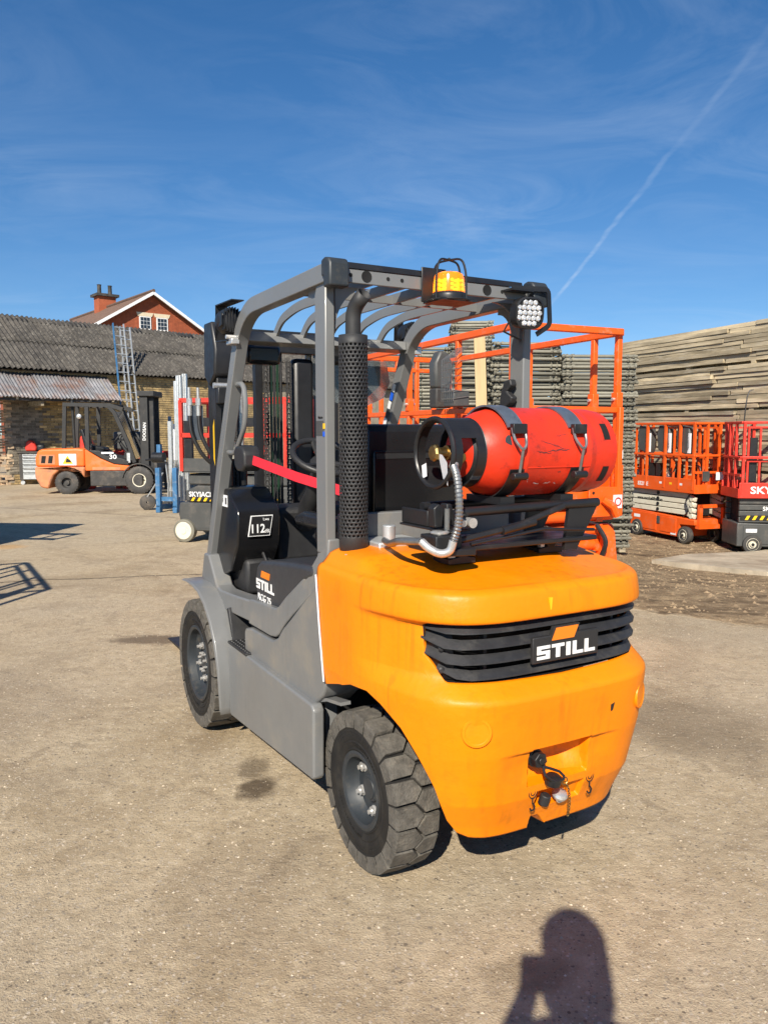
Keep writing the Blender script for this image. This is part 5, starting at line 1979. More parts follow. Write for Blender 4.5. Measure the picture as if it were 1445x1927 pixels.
# brick courses of the gable that shows: single proud bricks, alike pieces
hb_ = MB().box((-.105, -.02, -.0325), (.105, .02, .0325)).mesh('brick', 'redbrick', 0)
hcnt = 0
rr = 0
z = AP - .55
cours = MB()
while z > 6.7:
    half_w = (AP - .25 - z) / SL
    x = -half_w + .05 + (.11 if rr % 2 else 0)
    while x < half_w - .15:
        if not ((-.80 < x < .02 or .20 < x < 1.0) and 7.25 < z < 8.35):
            cours.box((x, -.008, z - .032), (x + .212, .005, z + .032))
        x += .225
    z -= .075
    rr += 1
co_ = cours.obj('gable_bricks', 'redbrick', HOUSE, smooth=0)
co_['kind'] = 'stuff'
for s_ in (-1, 1):
    rf = MB()
    e = HW + .35
    rf.prism([(0, AP + .02), (s_ * e, AP - SL * e + .02), (s_ * e, AP - SL * e - .10), (0, AP - .10)], 'y', -.32, 14.3)
    rfo = rf.obj('roof', 'tile', HOUSE)
    # tile courses
    tc_ = MB()
    n = 26
    for k in range(n):
        t0, t1 = k / n, (k + 1.25) / n
        x0, x1 = s_ * e * t0, s_ * e * min(1, t1)
        tc_.add([(x0, -.30, AP - SL * abs(x0) + .030), (x1, -.30, AP - SL * abs(x1) + .055), (x1, 14.3, AP - SL * abs(x1) + .055), (x0, 14.3, AP - SL * abs(x0) + .030),
                 (x1, -.30, AP - SL * abs(x1) + .02), (x1, 14.3, AP - SL * abs(x1) + .02)], [(0, 1, 2, 3), (1, 4, 5, 2)])
    tc_.obj('tile_courses', 'tile', rfo, smooth=0)
    bb = MB()
    bb.prism([(0, AP + .05), (s_ * e, AP - SL * e + .05), (s_ * e, AP - SL * e - .13), (0, AP - .13)], 'y', -.40, -.325)
    bb.obj('bargeboard', 'white', HOUSE)
MB().tube([(0, -.4, AP + .08), (0, 14.4, AP + .08)], .10, 8).obj('ridge_tiles', 'tile', HOUSE)
for xc in (-.41, .60):
    wn_ = MB()
    wn_.box((xc - .34, -.05, 7.32), (xc + .34, .06, 8.05))
    wo = wn_.obj('window', 'white', HOUSE)
    for i in range(3):
        for j in range(3):
            MB().box((xc - .275 + i * .19, -.062, 7.385 + j * .215), (xc - .275 + i * .19 + .165, -.052, 7.385 + j * .215 + .185)).obj('pane', 'glass', wo)
    MB().prism([(xc - .42, 8.06), (xc + .42, 8.06), (xc + .50, 8.27), (xc - .50, 8.27)], 'y', -.04, .05).obj('lintel', 'stone', HOUSE)
    MB().box((xc - .40, -.08, 7.24), (xc + .40, .04, 7.315)).obj('sill', 'stone', HOUSE)
chx, chy = 0, 7.4
cm = MB()
cm.box((-.55, chy - .45, AP - .5), (.55, chy + .45, AP + .72))
cmo = cm.obj('chimney', 'redbrick', HOUSE)
MB().box((-.72, chy - .62, AP + .72), (.72, chy + .62, AP + .88)).obj('chimney_cap', 'dusty', cmo)
for x in (-.34, .34):
    MB().lathe([(.15, 0), (.13, .1), (.12, .55), (.15, .6), (.10, .62)], 12, (x, chy, AP + .88), (0, 0, 1)).obj('chimney_pot', 'dusty', cmo)

# ================================================================== ladders
def ladder(label, a, b, wdir, width, n, m, r=.032):
    a, b, wv = Vector(a), Vector(b), Vector(wdir).normalized() * width
    L_ = thing('ladder', label, 'ladder', a, 0, 'aluminium ladders on the shed')
    d = b - a
    for k in (0, 1):
        MB().tube([wv * k, d + wv * k], .03, prof=[(.014, -r), (.014, r), (-.014, r), (-.014, -r)], up=wv).obj('stile', m[k], L_)
    for k in range(n):
        p = d * ((k + .6) / n)
        MB().cyl(p, p + wv, .016, 6).obj('rung', 'alu', L_)
    return L_


def shed_pt(x, y, z):
    return Vector((-11.05, 22.2, 0)) + Vector((cos(SA) * x - sin(SA) * y, sin(SA) * x + cos(SA) * y, z))


wv_ = Vector((cos(SA), sin(SA), 0))
ladder('blue-edged aluminium ladder leaning on the shed eave, left of the plain one', shed_pt(3.05, -1.72, .0), shed_pt(3.80, .42, 5.0), wv_, .36, 17, ('blue', 'alu'))
ladder('plain aluminium ladder leaning on the shed eave, right of the blue-edged one', shed_pt(3.30, -1.62, .0), shed_pt(4.05, .46, 4.92), wv_, .34, 17, ('alu', 'alu'))

# ================================================================== the older orange forklift by the shed (x forward, seen side on)
DF = thing('forklift_truck', 'old faded orange forklift with black guard parked side-on by the brick shed', 'forklift', (-7.05, 19.75, 0), radians(3))
def side(poly, y0, y1, name, m, bev=.02, parent=DF, sg=2):
    return MB().prism(poly, 'y', y0, y1).obj(name, m, parent, bevel=bev, seg=sg)
side([(-1.62, .42), (-1.50, .17), (-1.30, .13), (-1.24, .30), (-1.16, .48), (-1.02, .60), (-.85, .645), (-.66, .61), (-.50, .52), (-.42, .40), (-.40, .62), (-.40, .68), (-1.62, .68)], -.56, .56, 'counterweight_base', 'doosan_low', .04)
side([(-1.60, .68), (-.02, .66), (-.40, .70), (-.40, 1.10), (-.55, 1.135), (-1.40, 1.12), (-1.50, 1.10), (-1.58, 1.02), (-1.61, .80)][0:1] + [(-.40, .68), (-.40, 1.12), (-.60, 1.14), (-1.42, 1.12), (-1.53, 1.08), (-1.60, .92)], -.55, .55, 'counterweight', 'doosan', .05, DF, 3)
side([(-.40, .58), (.66, .58), (.70, .70), (.30, .74), (-.02, .88), (-.26, 1.03), (-.36, 1.10), (-.40, 1.10)], -.53, .53, 'side_cowl', 'doosan', .02)
side([(-.34, 1.09), (-.20, 1.00), (.02, .87), (.30, .745), (.66, .71), (.68, .83), (.45, .90), (.1, .96), (-.05, 1.08)], -.50, .50, 'hood', 'dusty_dark', .02)
side([(-.28, .20), (.98, .20), (1.0, .30), (1.0, .44), (.94, .58), (-.28, .58)], -.55, .55, 'step_frame', 'dusty', .02)
for x, r, w, rw in ((-.86, .285, .19, .15), (.92, .345, .22, .17)):
    for s_ in (-1, 1):
        t = MB()
        y = s_ * .46
        t.lathe([(rw, -w / 2), (rw + .03, -w * .52), (r - .05, -w * .52), (r - .01, -w * .44), (r, -w * .36), (r, w * .36), (r - .01, w * .44), (r - .05, w * .52), (rw, w / 2)], 40, (x, y, r), (0, 1, 0), close=True)
        to = t.obj('wheel', 'dusty', DF)
        q = MB()
        q.lathe([(rw + .005, s_ * w * .46), (rw - .02, s_ * w * .46), (rw - .03, s_ * w * .05), (.06, s_ * w * .02), (.055, s_ * w * .3), (.0001, s_ * w * .32)], 28, (x, y, r), (0, 1, 0), caps=False)
        q.obj('rim', 'cream' if x > 0 else 'dusty', to)
        tr = MB()
        for k in range(26):
            a = 2 * pi * k / 26
            mt = Matrix.Translation((x, y, r)) @ Matrix.Rotation(a, 4, 'Y')
            tr.box((r - .012, -w * .47, -.018), (r + .004, w * .47, .018), mt)
        tr.obj('tread', 'dusty', to, smooth=0)
        if x > 0:
            for k in range(6):
                a = 2 * pi * k / 6
                MB().cyl((x + .10 * cos(a), y + s_ * w * .02, r + .10 * sin(a)), (x + .10 * cos(a), y + s_ * w * .16, r + .10 * sin(a)), .018, 6).obj('nut', 'dusty', to)
for s_ in (-1, 1):
    fe = MB()
    arc = [(.92 + .40 * cos(t), .345 + .40 * sin(t)) for t in [radians(20 + k * 15) for k in range(11)]]
    arc2 = [(.92 + .425 * cos(t), .345 + .425 * sin(t)) for t in [radians(170 - k * 15) for k in range(11)]]
    fe.prism(arc + arc2, 'y', s_ * .36, s_ * .585)
    fe.obj('fender', 'dusty', DF)
    for pts in ([(-.92, 1.12), (-.86, 2.20)], [(-.34, 1.05), (-.33, 2.20)], [(.80, .78), (.66, 1.25), (.34, 2.02), (.20, 2.18)]):
        MB().tube([(x, s_ * .46, z) for x, z in pts], .03, prof=[(.045, -.03), (.045, .03), (-.045, .03), (-.045, -.03)], up=(1, 0, 0)).obj('guard_post', 'dusty_dark', DF)
    MB().tube([(-.90, s_ * .46, 2.22), (.24, s_ * .46, 2.20), (.55, s_ * .46, 2.10)], .03, prof=[(.045, -.035), (.045, .035), (-.045, .035), (-.045, -.035)], up=(0, 0, 1)).obj('guard_rail', 'dusty_dark', DF)
for k in range(8):
    MB().box((-.85 + k * .16, -.44, 2.19), (-.81 + k * .16, .44, 2.23)).obj('roof_bar', 'dusty_dark', DF)
MB().add([(.77, -.44, .86), (.77, .44, .86), (.34, .44, 2.05), (.34, -.44, 2.05)], [(0, 1, 2, 3)]).obj('windscreen', 'screen', DF)
MB().tube([(-.70, -.33, 1.1), (-.72, -.33, 2.1), (-.72, -.33, 2.32)], .035, 10).obj('exhaust_pipe', 'dusty_dark', DF)
MB().lathe([(.06, 0), (.06, .05), (.02, .07)], 14, (-.50, -.50, 1.92), (0, -1, .1)).obj('side_lamp', 'chrome', DF)
side([(-.44, 1.05), (-.50, 1.10), (-.60, 1.60), (-.52, 1.62), (-.42, 1.22), (-.02, 1.16), (.02, 1.08)], -.22, .22, 'seat', 'seat', .03)
MB().tube([(.62, 0, .85), (.30, 0, 1.32)], .04, 10).obj('steering_column', 'dusty_dark', DF)
MB().tube([(.28 + .16 * cos(t) * .6, .18 * sin(t), 1.36 + .16 * cos(t) * .8) for t in [k / 20 * 2 * pi for k in range(20)]], .015, 8, closed=True).obj('steering_wheel', 'dusty_dark', DF)
side([(.42, .80), (.72, .80), (.66, 1.05), (.50, 1.05)], -.25, .45, 'dashboard', 'dusty_dark', .03)
MB().box((.62, -.50, .78), (.70, -.46, 1.02)).obj('side_plate', 'alu', DF)
for s_ in (-1, 1):
    MB().box((0.94, s_ * .36 - .05, .08), (1.14, s_ * .36 + .05, 2.50)).obj('mast_channel', 'dusty_dark', DF, bevel=.01)
    MB().box((1.08, s_ * .28 - .03, .10), (1.26, s_ * .28 + .03, 2.46)).obj('inner_channel', 'dusty_dark', DF, bevel=.01)
    MB().cyl((.80, s_ * .24, .55), (1.0, s_ * .24, 1.1), .05, 12).obj('tilt_cylinder', 'dusty_dark', DF)
MB().box((0.90, -.46, 2.42), (1.32, .46, 2.56)).obj('mast_head', 'dusty_dark', DF, bevel=.02)
MB().cyl((1.10, 0, .1), (1.10, 0, 2.3), .06, 14).obj('lift_cylinder', 'dusty_dark', DF)
MB().box((1.30, -.52, .25), (1.36, .52, .80)).obj('carriage', 'dusty', DF)
for s_ in (-1, 1):
    MB().prism([(1.36, .60), (1.41, .60), (1.41, .09), (2.45, .06), (2.45, .045), (1.36, .045)], 'y', s_ * .25 - .05, s_ * .25 + .05).obj('fork', 'dusty', DF)
text('mast_lettering', 'DOOSAN', 'white', DF, .105, (1.05, -.413, 1.55), (0.05, 0, 1), (-1, 0, .05), bold=.002)
text('hood_figures', '30', 'white', DF, .15, (.28, -.505, .92), (1, 0, 0), (0, 0, 1), bold=.003, sx=1.25)
MB().box((-1.02, -.557, .72), (-.60, -.551, 1.00)).obj('warning_sticker', 'paper', DF)
MB().prism([(-.94, .755), (-.68, .755), (-.81, .96)], 'y', -.561, -.556).obj('warning_triangle', 'yellow', DF)
MB().prism([(-.86, .79), (-.72, .79), (-.74, .84), (-.83, .90)], 'y', -.564, -.560).obj('warning_figure', 'black', DF)
MB().box((-.22, -.5335, .60), (.46, -.529, .672)).obj('scraped_patch', 'doosan_low', DF)
MB().box((-1.50, -.556, .74), (-1.12, -.549, .98)).obj('vent_recess', 'doosan_low', DF)
for k in range(2):
    MB().prism([(-1.46 + k * .17, .77), (-1.36 + k * .17, .77), (-1.33 + k * .17, .95), (-1.43 + k * .17, .95)], 'y', -.560, -.553).obj('vent', 'void', DF)
MB().box((.00, -.507, 1.00), (.30, -.502, 1.045)).obj('number_plate', 'paper', DF)

# ================================================================== small things by the shed wall
cab = thing('tool_cabinet', 'grey tool cabinet with drawers on castors beside the brick wall', 'cabinet', (-10.35, 22.9, 0), radians(12))
MB().box((-.36, -.25, .14), (.36, .25, .92)).obj('carcass', 'dusty', cab)
MB().box((-.40, -.28, .92), (.40, .28, .97)).obj('top', 'dusty', cab, bevel=.01)
for k, (z0, z1) in enumerate(((.16, .34), (.36, .47), (.49, .58), (.60, .69), (.71, .79), (.81, .89))):
    d = MB().box((-.26, -.272, z0), (.33, -.25, z1)).obj('drawer', 'alu', cab, bevel=.004)
    MB().box((-.24, -.285, z1 - .03), (.31, -.272, z1 - .012)).obj('handle', 'dusty', d)
for x in (-.30, .30):
    MB().cyl((x, -.20, .065), (x, -.15, .065), .065, 14).obj('castor', 'alu', cab)
bag = thing('tool_bag', 'red tool bag standing on the grey tool cabinet', 'bag', (-10.40, 22.9, .97), radians(12))
MB().prism([(-.18, 0), (.14, 0), (.16, .12), (.06, .30), (-.04, .34), (-.14, .28), (-.2, .10)], 'y', -.12, .12).obj('bag_body', 'sj_red', bag, bevel=.05, seg=3)
MB().tube(bez([(-.30, 0, .02), (-.34, 0, .25), (-.18, 0, .40), (-.06, 0, .33)], 6), .015, 6).obj('cable', 'black', bag)
MB().box((.14, -.10, 0), (.36, .10, .20)).obj('black_tool', 'black', bag, bevel=.05)
tb = thing('site_tool_box', 'dark grey tool box on red legs behind the faded forklift', 'tool box', (-6.95, 21.2, 0), 0)
MB().box((-.38, -.25, 1.05), (.38, .25, 1.55)).obj('box', 'sj_grey', tb, bevel=.06)
MB().box((-.40, -.27, 1.32), (.40, .27, 1.36)).obj('lid_seam', 'black', tb)
for x in (-.30, -.1, .1, .30):
    MB().box((x - .05, -.2, 0), (x + .05, .2, 1.05)).obj('leg', 'sj_red', tb)
MB().box((-.6, -.22, .85), (1.3, .22, 1.02)).obj('shelf', 'sj_red', tb)
for x in (-.25, -.05, .2):
    MB().box((x, -.26, .3), (x + .1, -.22, .9)).obj('white_panel', 'white', tb)
bx = thing('fuel_can', 'red fuel can behind the seat of the faded forklift', 'can', (-8.05, 21.0, 0), .2)
MB().prism([(-.2, 0), (.2, 0), (.2, 1.2), (.05, 1.5), (-.15, 1.42)], 'y', -.15, .15).obj('can', 'sj_red', bx, bevel=.05)

# ================================================================== blue hand hoist with an aluminium mast
H_ = thing('material_hoist', 'blue hand hoist with tall aluminium mast and black castors left of the grey lift', 'hoist', (-4.10, 15.0, 0), radians(-12))
for x in (-.17, .18):
    q = MB()
    q.box((x - .045, -.30, .10), (x + .045, -.21, .86))
    q.obj('front_post', 'blue', H_, bevel=.006)
    MB().box((x - .045, -.32, 0), (x + .045, -.20, .10)).obj('foot', 'blue', H_, bevel=.01)
    MB().box((x - .04, -.30, .06), (x + .04, .75, .14)).obj('base_leg', 'blue', H_)
MB().box((-.21, -.24, .22), (.22, -.16, .30)).obj('cross_bar', 'blue', H_)
for k, (x0, w, h) in enumerate(((.10, .10, 2.62), (.02, .10, 2.52), (.17, .08, 2.66))):
    q = MB()
    q.box((x0, .02 + k * .06, .2), (x0 + w, .10 + k * .06, h))
    q.box((x0 + w * .35, -.01 + k * .06, .2), (x0 + w * .65, .02 + k * .06, h))
    q.obj('mast_section', 'alu', H_, bevel=.006)
MB().box((-.04, -.08, .4), (.03, 0, 1.75)).obj('carriage_post', 'alu', H_)
MB().cyl((-.35, -.1, 1.05), (-.12, -.1, 1.05), .10, 16).obj('winch_drum', 'black', H_)
MB().tube([(-.5, -.12, 1.0), (-.3, -.12, 1.02), (-.05, -.12, .95)], .02, 6).obj('winch_handle', 'black', H_)
for k in range(6):
    a = .4 + k
    MB().tube([(-.10 + .03 * k, -.05, .15), (-.06 + .025 * k, -.08, .55), (-.12 + .05 * k, -.06, 1.0)], .012, 6).obj('brace', ('alu', 'steel')[k % 2], H_)
MB().box((-.30, -.06, .95), (-.22, .02, 1.3)).obj('blue_post', 'blue', H_)
MB().tube([(-.62, .1, .25), (-.2, -.02, .75)], .015, 6).obj('tow_bar', 'alu', H_)
for x in (-.62, -.40):
    MB().lathe([(.02, -.04), (.10, -.04), (.155, -.02), (.155, .02), (.10, .04), (.02, .04)], 22, (x, .12 + (x + .62), .155), (.25, -1, 0), close=True).obj('castor', 'dusty', H_)
J_ = thing('material_hoist', 'blue and white hoist frame standing between the faded forklift mast and the brick wall', 'hoist', (-5.45, 20.6, 0), .3)
MB().box((-.22, -.1, .8), (-.05, .1, 1.75)).obj('white_body', 'paper', J_)
MB().box((-.26, -.14, 0), (-.18, .1, 1.95)).obj('post', 'blue', J_)
MB().box((.02, -.14, 0), (.10, .1, 1.95)).obj('post', 'blue', J_)
MB().box((-.26, -.14, .5), (.10, .1, .62)).obj('cross_bar', 'blue', J_)

# ================================================================== scissor lifts: x along the length, long side -y towards us
def scissor_lift(label, loc, rz, c_base, c_arm, c_deck, c_rail, group, L_=1.84, W=.80, model=None, side_text=None, hazard=False, rails=True, boxes=True, deck_text=None):
    T = thing('scissor_lift', label, 'scissor lift', loc, rz, group)
    h, w = L_ / 2, W / 2
    # chassis with two doors each side
    MB().prism([(-h, .12), (h - .42, .10), (h - .40, .34), (h, .36), (h, .46), (-h, .52)], 'y', -w + .05, w - .05).obj('chassis', c_base, T, bevel=.015)
    for s_ in (-1, 1):
        d1 = MB().box((-h + .10, s_ * (w - .045) - .006, .16), (-.12, s_ * (w - .045) + .006, .47)).obj('door', c_base, T, bevel=.004)
        d2 = MB().box((.0, s_ * (w - .045) - .006, .16), (h - .48, s_ * (w - .045) + .006, .44)).obj('door', c_base, T, bevel=.004)
        MB().box((-.10, s_ * (w - .042) - .006, .30), (-.02, s_ * (w - .042) + .006, .44)).obj('door_latch', 'sj_grey', d2)
    for x in (-h + .25, h - .24):
        for s_ in (-1, 1):
            q = MB()
            yy = s_ * (w - .06)
            q.lathe([(.07, -.055), (.12, -.058), (.155, -.05), (.160, -.03), (.160, .03), (.155, .05), (.12, .058), (.07, .055)], 28, (x, yy, .16), (0, 1, 0), close=True)
            qo = q.obj('wheel', 'dusty' if x > 0 or c_rail == 'sj_red' else 'dusty', T)
            MB().lathe([(.115, s_ * .050), (.10, s_ * .060), (.095, s_ * .035), (.05, s_ * .03), (.04, s_ * .062), (.0001, s_ * .064)], 24, (x, yy, .16), (0, 1, 0), caps=False).obj('rim', 'cream', qo)
            MB().lathe([(.028, s_ * .06), (.026, s_ * .075), (.0001, s_ * .076)], 10, (x, yy, .16), (0, 1, 0)).obj('hub', 'black', qo)
    # folded scissor arms: stacked long beams with pins
    zz = .52
    for k in range(4):
        z0 = zz + k * .105
        for s_ in (-1, 1):
            MB().prism([(-h + .03, z0 + .004), (h - .30, z0 + .004), (h - .06, z0 - .05), (h - .04, z0 + .02), (h - .26, z0 + .095), (-h + .03, z0 + .095)], 'y', s_ * (w - .13), s_ * (w - .075)).obj('scissor_arm', c_arm, T, bevel=.008)
            if s_ < 0:
                MB().cyl((-.12, s_ * (w - .075), z0 + .05), (-.12, s_ * (w - .060), z0 + .05), .034, 14).obj('pin', 'black', T)
                MB().cyl((h - .12, s_ * (w - .078), z0 + .0), (h - .12, s_ * (w - .055), z0 + .0), .045, 14).obj('pin', 'cream', T)
    MB().box((-h + .1, -w + .16, .5), (h - .3, w - .16, .93)).obj('arm_core', 'void', T)
    # step frame at the end
    for x, y0, y1 in ((h + .03, -w + .10, -w + .17), (h + .03, w - .17, w - .10)):
        MB().box((x - .03, y0, .34), (x + .03, y1, .74)).obj('step_post', c_base, T)
    MB().box((h - .04, -w + .10, .30), (h + .07, w - .10, .38)).obj('step', c_base, T)
    MB().box((h - .0, -w + .10, .68), (h + .06, w - .10, .74)).obj('step', c_base, T)
    # platform
    MB().box((-h - .02, -w, .955), (h + .02, w, 1.00)).obj('platform_floor', c_deck, T)
    for s_ in (-1, 1):
        MB().box((-h - .02, s_ * w - .012, .94), (h + .03, s_ * w + .012, 1.20)).obj('toe_panel', c_deck, T, bevel=.006)
    for e in (-1, 1):
        MB().box((e * (h + .02) - .012, -w, .94), (e * (h + .02) + .012, w, 1.10)).obj('toe_panel', c_deck, T)
    if rails:
        t = .022
        for s_ in (-1, 1):
            for z in (1.62, 2.20):
                MB().box((-h, s_ * w - t, z - t), (h, s_ * w + t, z + t)).obj('rail', c_rail, T, bevel=.008)
            for x in (-h + .03, -.40, .12, .52, h - .03):
                MB().box((x - t, s_ * w - t * .9, 1.0), (x + t, s_ * w + t * .9, 2.20)).obj('rail_post', c_rail, T)
        for e in (-1, 1):
            for z in (1.62, 2.20):
                MB().box((e * h - t, -w, z - t * .9), (e * h + t, w, z + t * .9)).obj('end_rail', c_rail, T, bevel=.008)
            for y in (-w * .35, w * .35):
                MB().box((e * h - t * .9, y - t, 1.0), (e * h + t * .9, y + t, 2.20)).obj('gate_post', c_rail, T)
    if rails:
        for s_ in (-1, 1):
            for z in (1.56, 2.12):
                MB().box((-h + .10, s_ * (w - .055) - .016, z - .016), (h - .25, s_ * (w - .055) + .016, z + .016)).obj('sliding_rail', c_rail, T)
            for x in (-h + .12, -.58, .30, h - .27):
                MB().box((x - .016, s_ * (w - .055) - .015, 1.0), (x + .016, s_ * (w - .055) + .015, 2.12)).obj('sliding_post', c_rail, T)
            MB().tube(bez([(-.05 if s_ < 0 else -h + .2, s_ * (w - .03), 1.22 if s_ < 0 else 1.02), (.1, s_ * (w - .04), 1.40), (.25, s_ * (w - .05), 1.24), (.42, s_ * (w - .04), 1.5)], 6), .011, 6).obj('cable', 'black', T)
        for e in (-1, 1):
            MB().box((e * h - .016, -w, 1.30), (e * h + .016, w, 1.34)).obj('end_rail', c_rail, T)
    for k in range(3):
        MB().box((-h + .92 + k * .28, -w - .0135, 1.07), (-h + .99 + k * .28, -w - .0125, 1.11)).obj('sticker', ('paper', 'yellow', 'paper')[k], T) if not deck_text else None
    MB().tube(bez([(h - .3, -w + .05, .50), (h - .15, -w + .02, .62), (h - .22, -w + .03, .80), (h - .1, -w + .05, .95)], 6), .014, 6).obj('hose', 'black', T)
    MB().box((h - .62, -w + .041, .13), (h - .48, -w + .047, .18)).obj('sticker', 'paper', T)
    if boxes:
        for x in (-h + .36, .02, .55):
            MB().prism([(x - .15, 1.70), (x + .12, 1.62), (x + .19, 1.76), (x + .15, 2.12), (x - .14, 2.17), (x - .19, 2.0)], 'y', -w + .03, -w + .20).obj('control_box', 'sj_grey', T, bevel=.02)
            MB().box((x + .13, -w + .03, 1.66), (x + .19, -w + .06, 2.02)).obj('sticker', 'paper', T)
        for x in (-.45, -.25, .30):
            MB().box((x, -w + .10, 1.0), (x + .10, -w + .2, 1.45)).obj('tool_tube', 'black', T)
    MB().box((h + .032, .05, 1.18), (h + .045, .22, 1.32)).obj('sticker', 'paper', T)
    MB().box((h + .032, -.25, 1.16), (h + .045, -.10, 1.34)).obj('document_box', 'sj_grey', T)
    MB().box((-h + .14, -w + .036, .36), (-h + .32, -w + .039, .42)).obj('sticker', 'paper', T)
    if model:
        text('model_lettering', model, 'white', T, .105, (-h + .44, -w - .0135, 1.04), (1, 0, 0), (0, 0, 1), bold=.003)
    if side_text:
        text('side_lettering', side_text[0], side_text[1], T, side_text[2], side_text[3], (1, 0, 0), (0, 0, 1), bold=.0015, align='LEFT')
    if deck_text:
        text('deck_lettering', deck_text, 'white', T, .165, (-h + .16, -w - .0135, 1.07), (1, 0, 0), (0, 0, 1), bold=.004, sx=1.25, align='LEFT')
    if hazard:
        for k in range(12):
            x0 = -h + .12 + k * .12
            MB().add([(x0, -w + .060, .57), (x0 + .05, -w + .060, .57), (x0 + .09, -w + .060, .64), (x0 + .04, -w + .060, .64)], [(0, 1, 2, 3)]).obj('hazard_stripe', 'yellow', T)
        MB().box((-h + .05, -w + .061, .565), (h - .35, -w + .072, .645)).obj('hazard_band', 'black', T)
    return T


zs = -.5
fa = atan2(-.944, .33)
SN = scissor_lift('orange scissor lift with cream scissor arms parked beneath the timber stack', (5.62, 14.8, gz(5.7, 14.8)), fa, 'snorkel_orange', 'cream', 'snorkel_orange', 'snorkel_orange', 'parked scissor lifts', model='S3219E',
                  side_text=('www.snorkellifts.com', 'black', .085, (-.74, -.3275, .755)))
SJ = scissor_lift('red scissor lift with dark grey base cut off by the right picture edge', (6.86, 13.2, gz(6.9, 13.2)), radians(-4), 'sj_grey', 'sj_grey', 'sj_red', 'sj_red', 'parked scissor lifts', L_=1.78, deck_text='SKYJACK', hazard=True, boxes=False,
                  side_text=('SKYJACK', 'white', .10, (-.48, -.3275, .755)))
MB().tube([(-.87, -.38, 2.20), (-.86, -.38, 2.42), (-.84, -.38, 2.62), (-.80, -.36, 2.72), (-.74, -.36, 2.74)], .010, 6).obj('wire', 'black', SJ)
MB().box((-.72, -.30, 1.05), (-.60, -.24, 1.95)).obj('folded_control', 'black', SJ)
MB().prism([(-.75, 1.02), (-.35, 1.0), (-.62, 1.22), (-.75, 1.22)], 'y', -.30, -.2).obj('foot_switch', 'black', SJ)
dup(SN, (6.95, 16.6, gz(6.95, 16.6)), radians(-65), 'orange scissor lift in the back row, behind the red lift at right', 'parked scissor lifts')
dup(SN, (5.95, 17.9, gz(5.9, 17.9)), radians(-70), 'orange scissor lift farthest back, half hidden behind the cream-armed one', 'parked scissor lifts')
# unseen lift and container added beyond the left edge for the shadows they cast
dup(SN, (-4.72, 5.1, 0), radians(-58.9), 'unseen orange scissor lift added outside the left picture edge to cast the narrow rail shadow', 'parked scissor lifts')
CN = thing('unseen_container', 'unseen blue steel container added outside the left picture edge to cast the broad shadow', 'container', (-7.25, 8.9, 0), radians(-6))
MB().box((-1.5, -1.1, .08), (1.5, 1.1, 2.3)).obj('body', 'blue', CN, bevel=.02)
for k_ in range(16):
    MB().box((-1.42 + k_ * .18, -1.13, .15), (-1.33 + k_ * .18, -1.10, 1.92)).obj('side_rib', 'blue', CN)
for x_ in (-1.4, 1.25):
    MB().box((x_, -1.0, 0), (x_ + .15, 1.0, .09)).obj('skid', 'dusty', CN)
for y_ in (-.55, .55):
    MB().box((1.5, y_ - .5, .15), (1.53, y_ + .5, 1.92)).obj('door', 'blue', CN, bevel=.01)
fr_c = MB()
fr_c.obj('dummy', 'blue', CN) if False else None
for p_, q_ in (((1.5, .3, 1.55), (2.05, .3, 1.55)), ((1.5, .3, 1.95), (2.05, .3, 1.95)), ((2.05, .3, 1.5), (2.05, .3, 1.99)), ((1.78, .3, 1.55), (1.78, .3, 1.95))):
    MB().tube([p_, q_], .05, prof=[(.05, -.03), (.05, .03), (-.05, .03), (-.05, -.03)], up=(0, 1, 0)).obj('shadow_frame', 'blue', CN)  # open frame added to give the container's shadow its tip

bt = MB().lathe([(.0001, 0), (.045, .002), (.048, .02), (.048, .14), (.042, .16), (.047, .18), (.042, .23), (.018, .27), (.018, .30), (.0001, .30)], 18).obj('water_bottle', 'clear', None)
bt.location = SN.matrix_basis @ Vector((.18, -.36, 1.003))
tag(bt, 'clear plastic water bottle standing on the deck of the orange scissor lift', 'bottle')

# ================================================================== grey and red mast lift behind the forklift, left of the cab
ML = thing('mast_lift', 'dark grey lift with red platform frame behind the forklift cab', 'platform lift', (-1.75, 10.95, 0), radians(-14))
MB().prism([(-1.02, .16), (.98, .16), (.98, .52), (.90, .56), (-1.06, .56), (-1.08, .40)], 'y', -.40, .40).obj('chassis', 'sj_grey', ML, bevel=.02)
MB().box((-.92, -.403, .20), (-.20, -.398, .50)).obj('door', 'sj_grey', ML)
MB().prism([(-.98, .57), (.95, .57), (.95, .72), (.6, .80), (-.80, .80), (-.98, .72)], 'y', -.36, .36).obj('lower_cover', 'sj_grey', ML, bevel=.02)
MB().prism([(-.93, .81), (.92, .81), (.92, .96), (-.93, .96)], 'y', -.36, .36).obj('upper_cover', 'sj_grey', ML, bevel=.02)
for x in (-.98, .80):
    for s_ in (-1, 1):
        q = MB().lathe([(.02, -.05), (.12, -.055), (.16, -.045), (.165, 0), (.16, .045), (.12, .055), (.02, .05)], 26, (x, s_ * .40, .165), (0, 1, 0), close=True)
        qo = q.obj('wheel', 'galv', ML)
        MB().lathe([(.125, s_ * .056), (.118, s_ * .064), (.05, s_ * .060), (.045, s_ * .068), (.0001, s_ * .068)], 26, (x, s_ * .40, .165), (0, 1, 0)).obj('hub', 'cream', qo)
text('side_lettering', 'SKYJACK', 'white', ML, .095, (-.74, -.362, .672), (1, 0, 0), (0, 0, 1), bold=.002)
MB().box((-.92, -.366, .575), (.5, -.361, .635)).obj('hazard_band', 'black', ML)
for k in range(14):
    x0 = -.90 + k * .095
    MB().add([(x0, -.3675, .58), (x0 + .04, -.3675, .58), (x0 + .07, -.3675, .63), (x0 + .03, -.3675, .63)], [(0, 1, 2, 3)]).obj('hazard_stripe', 'yellow', ML)
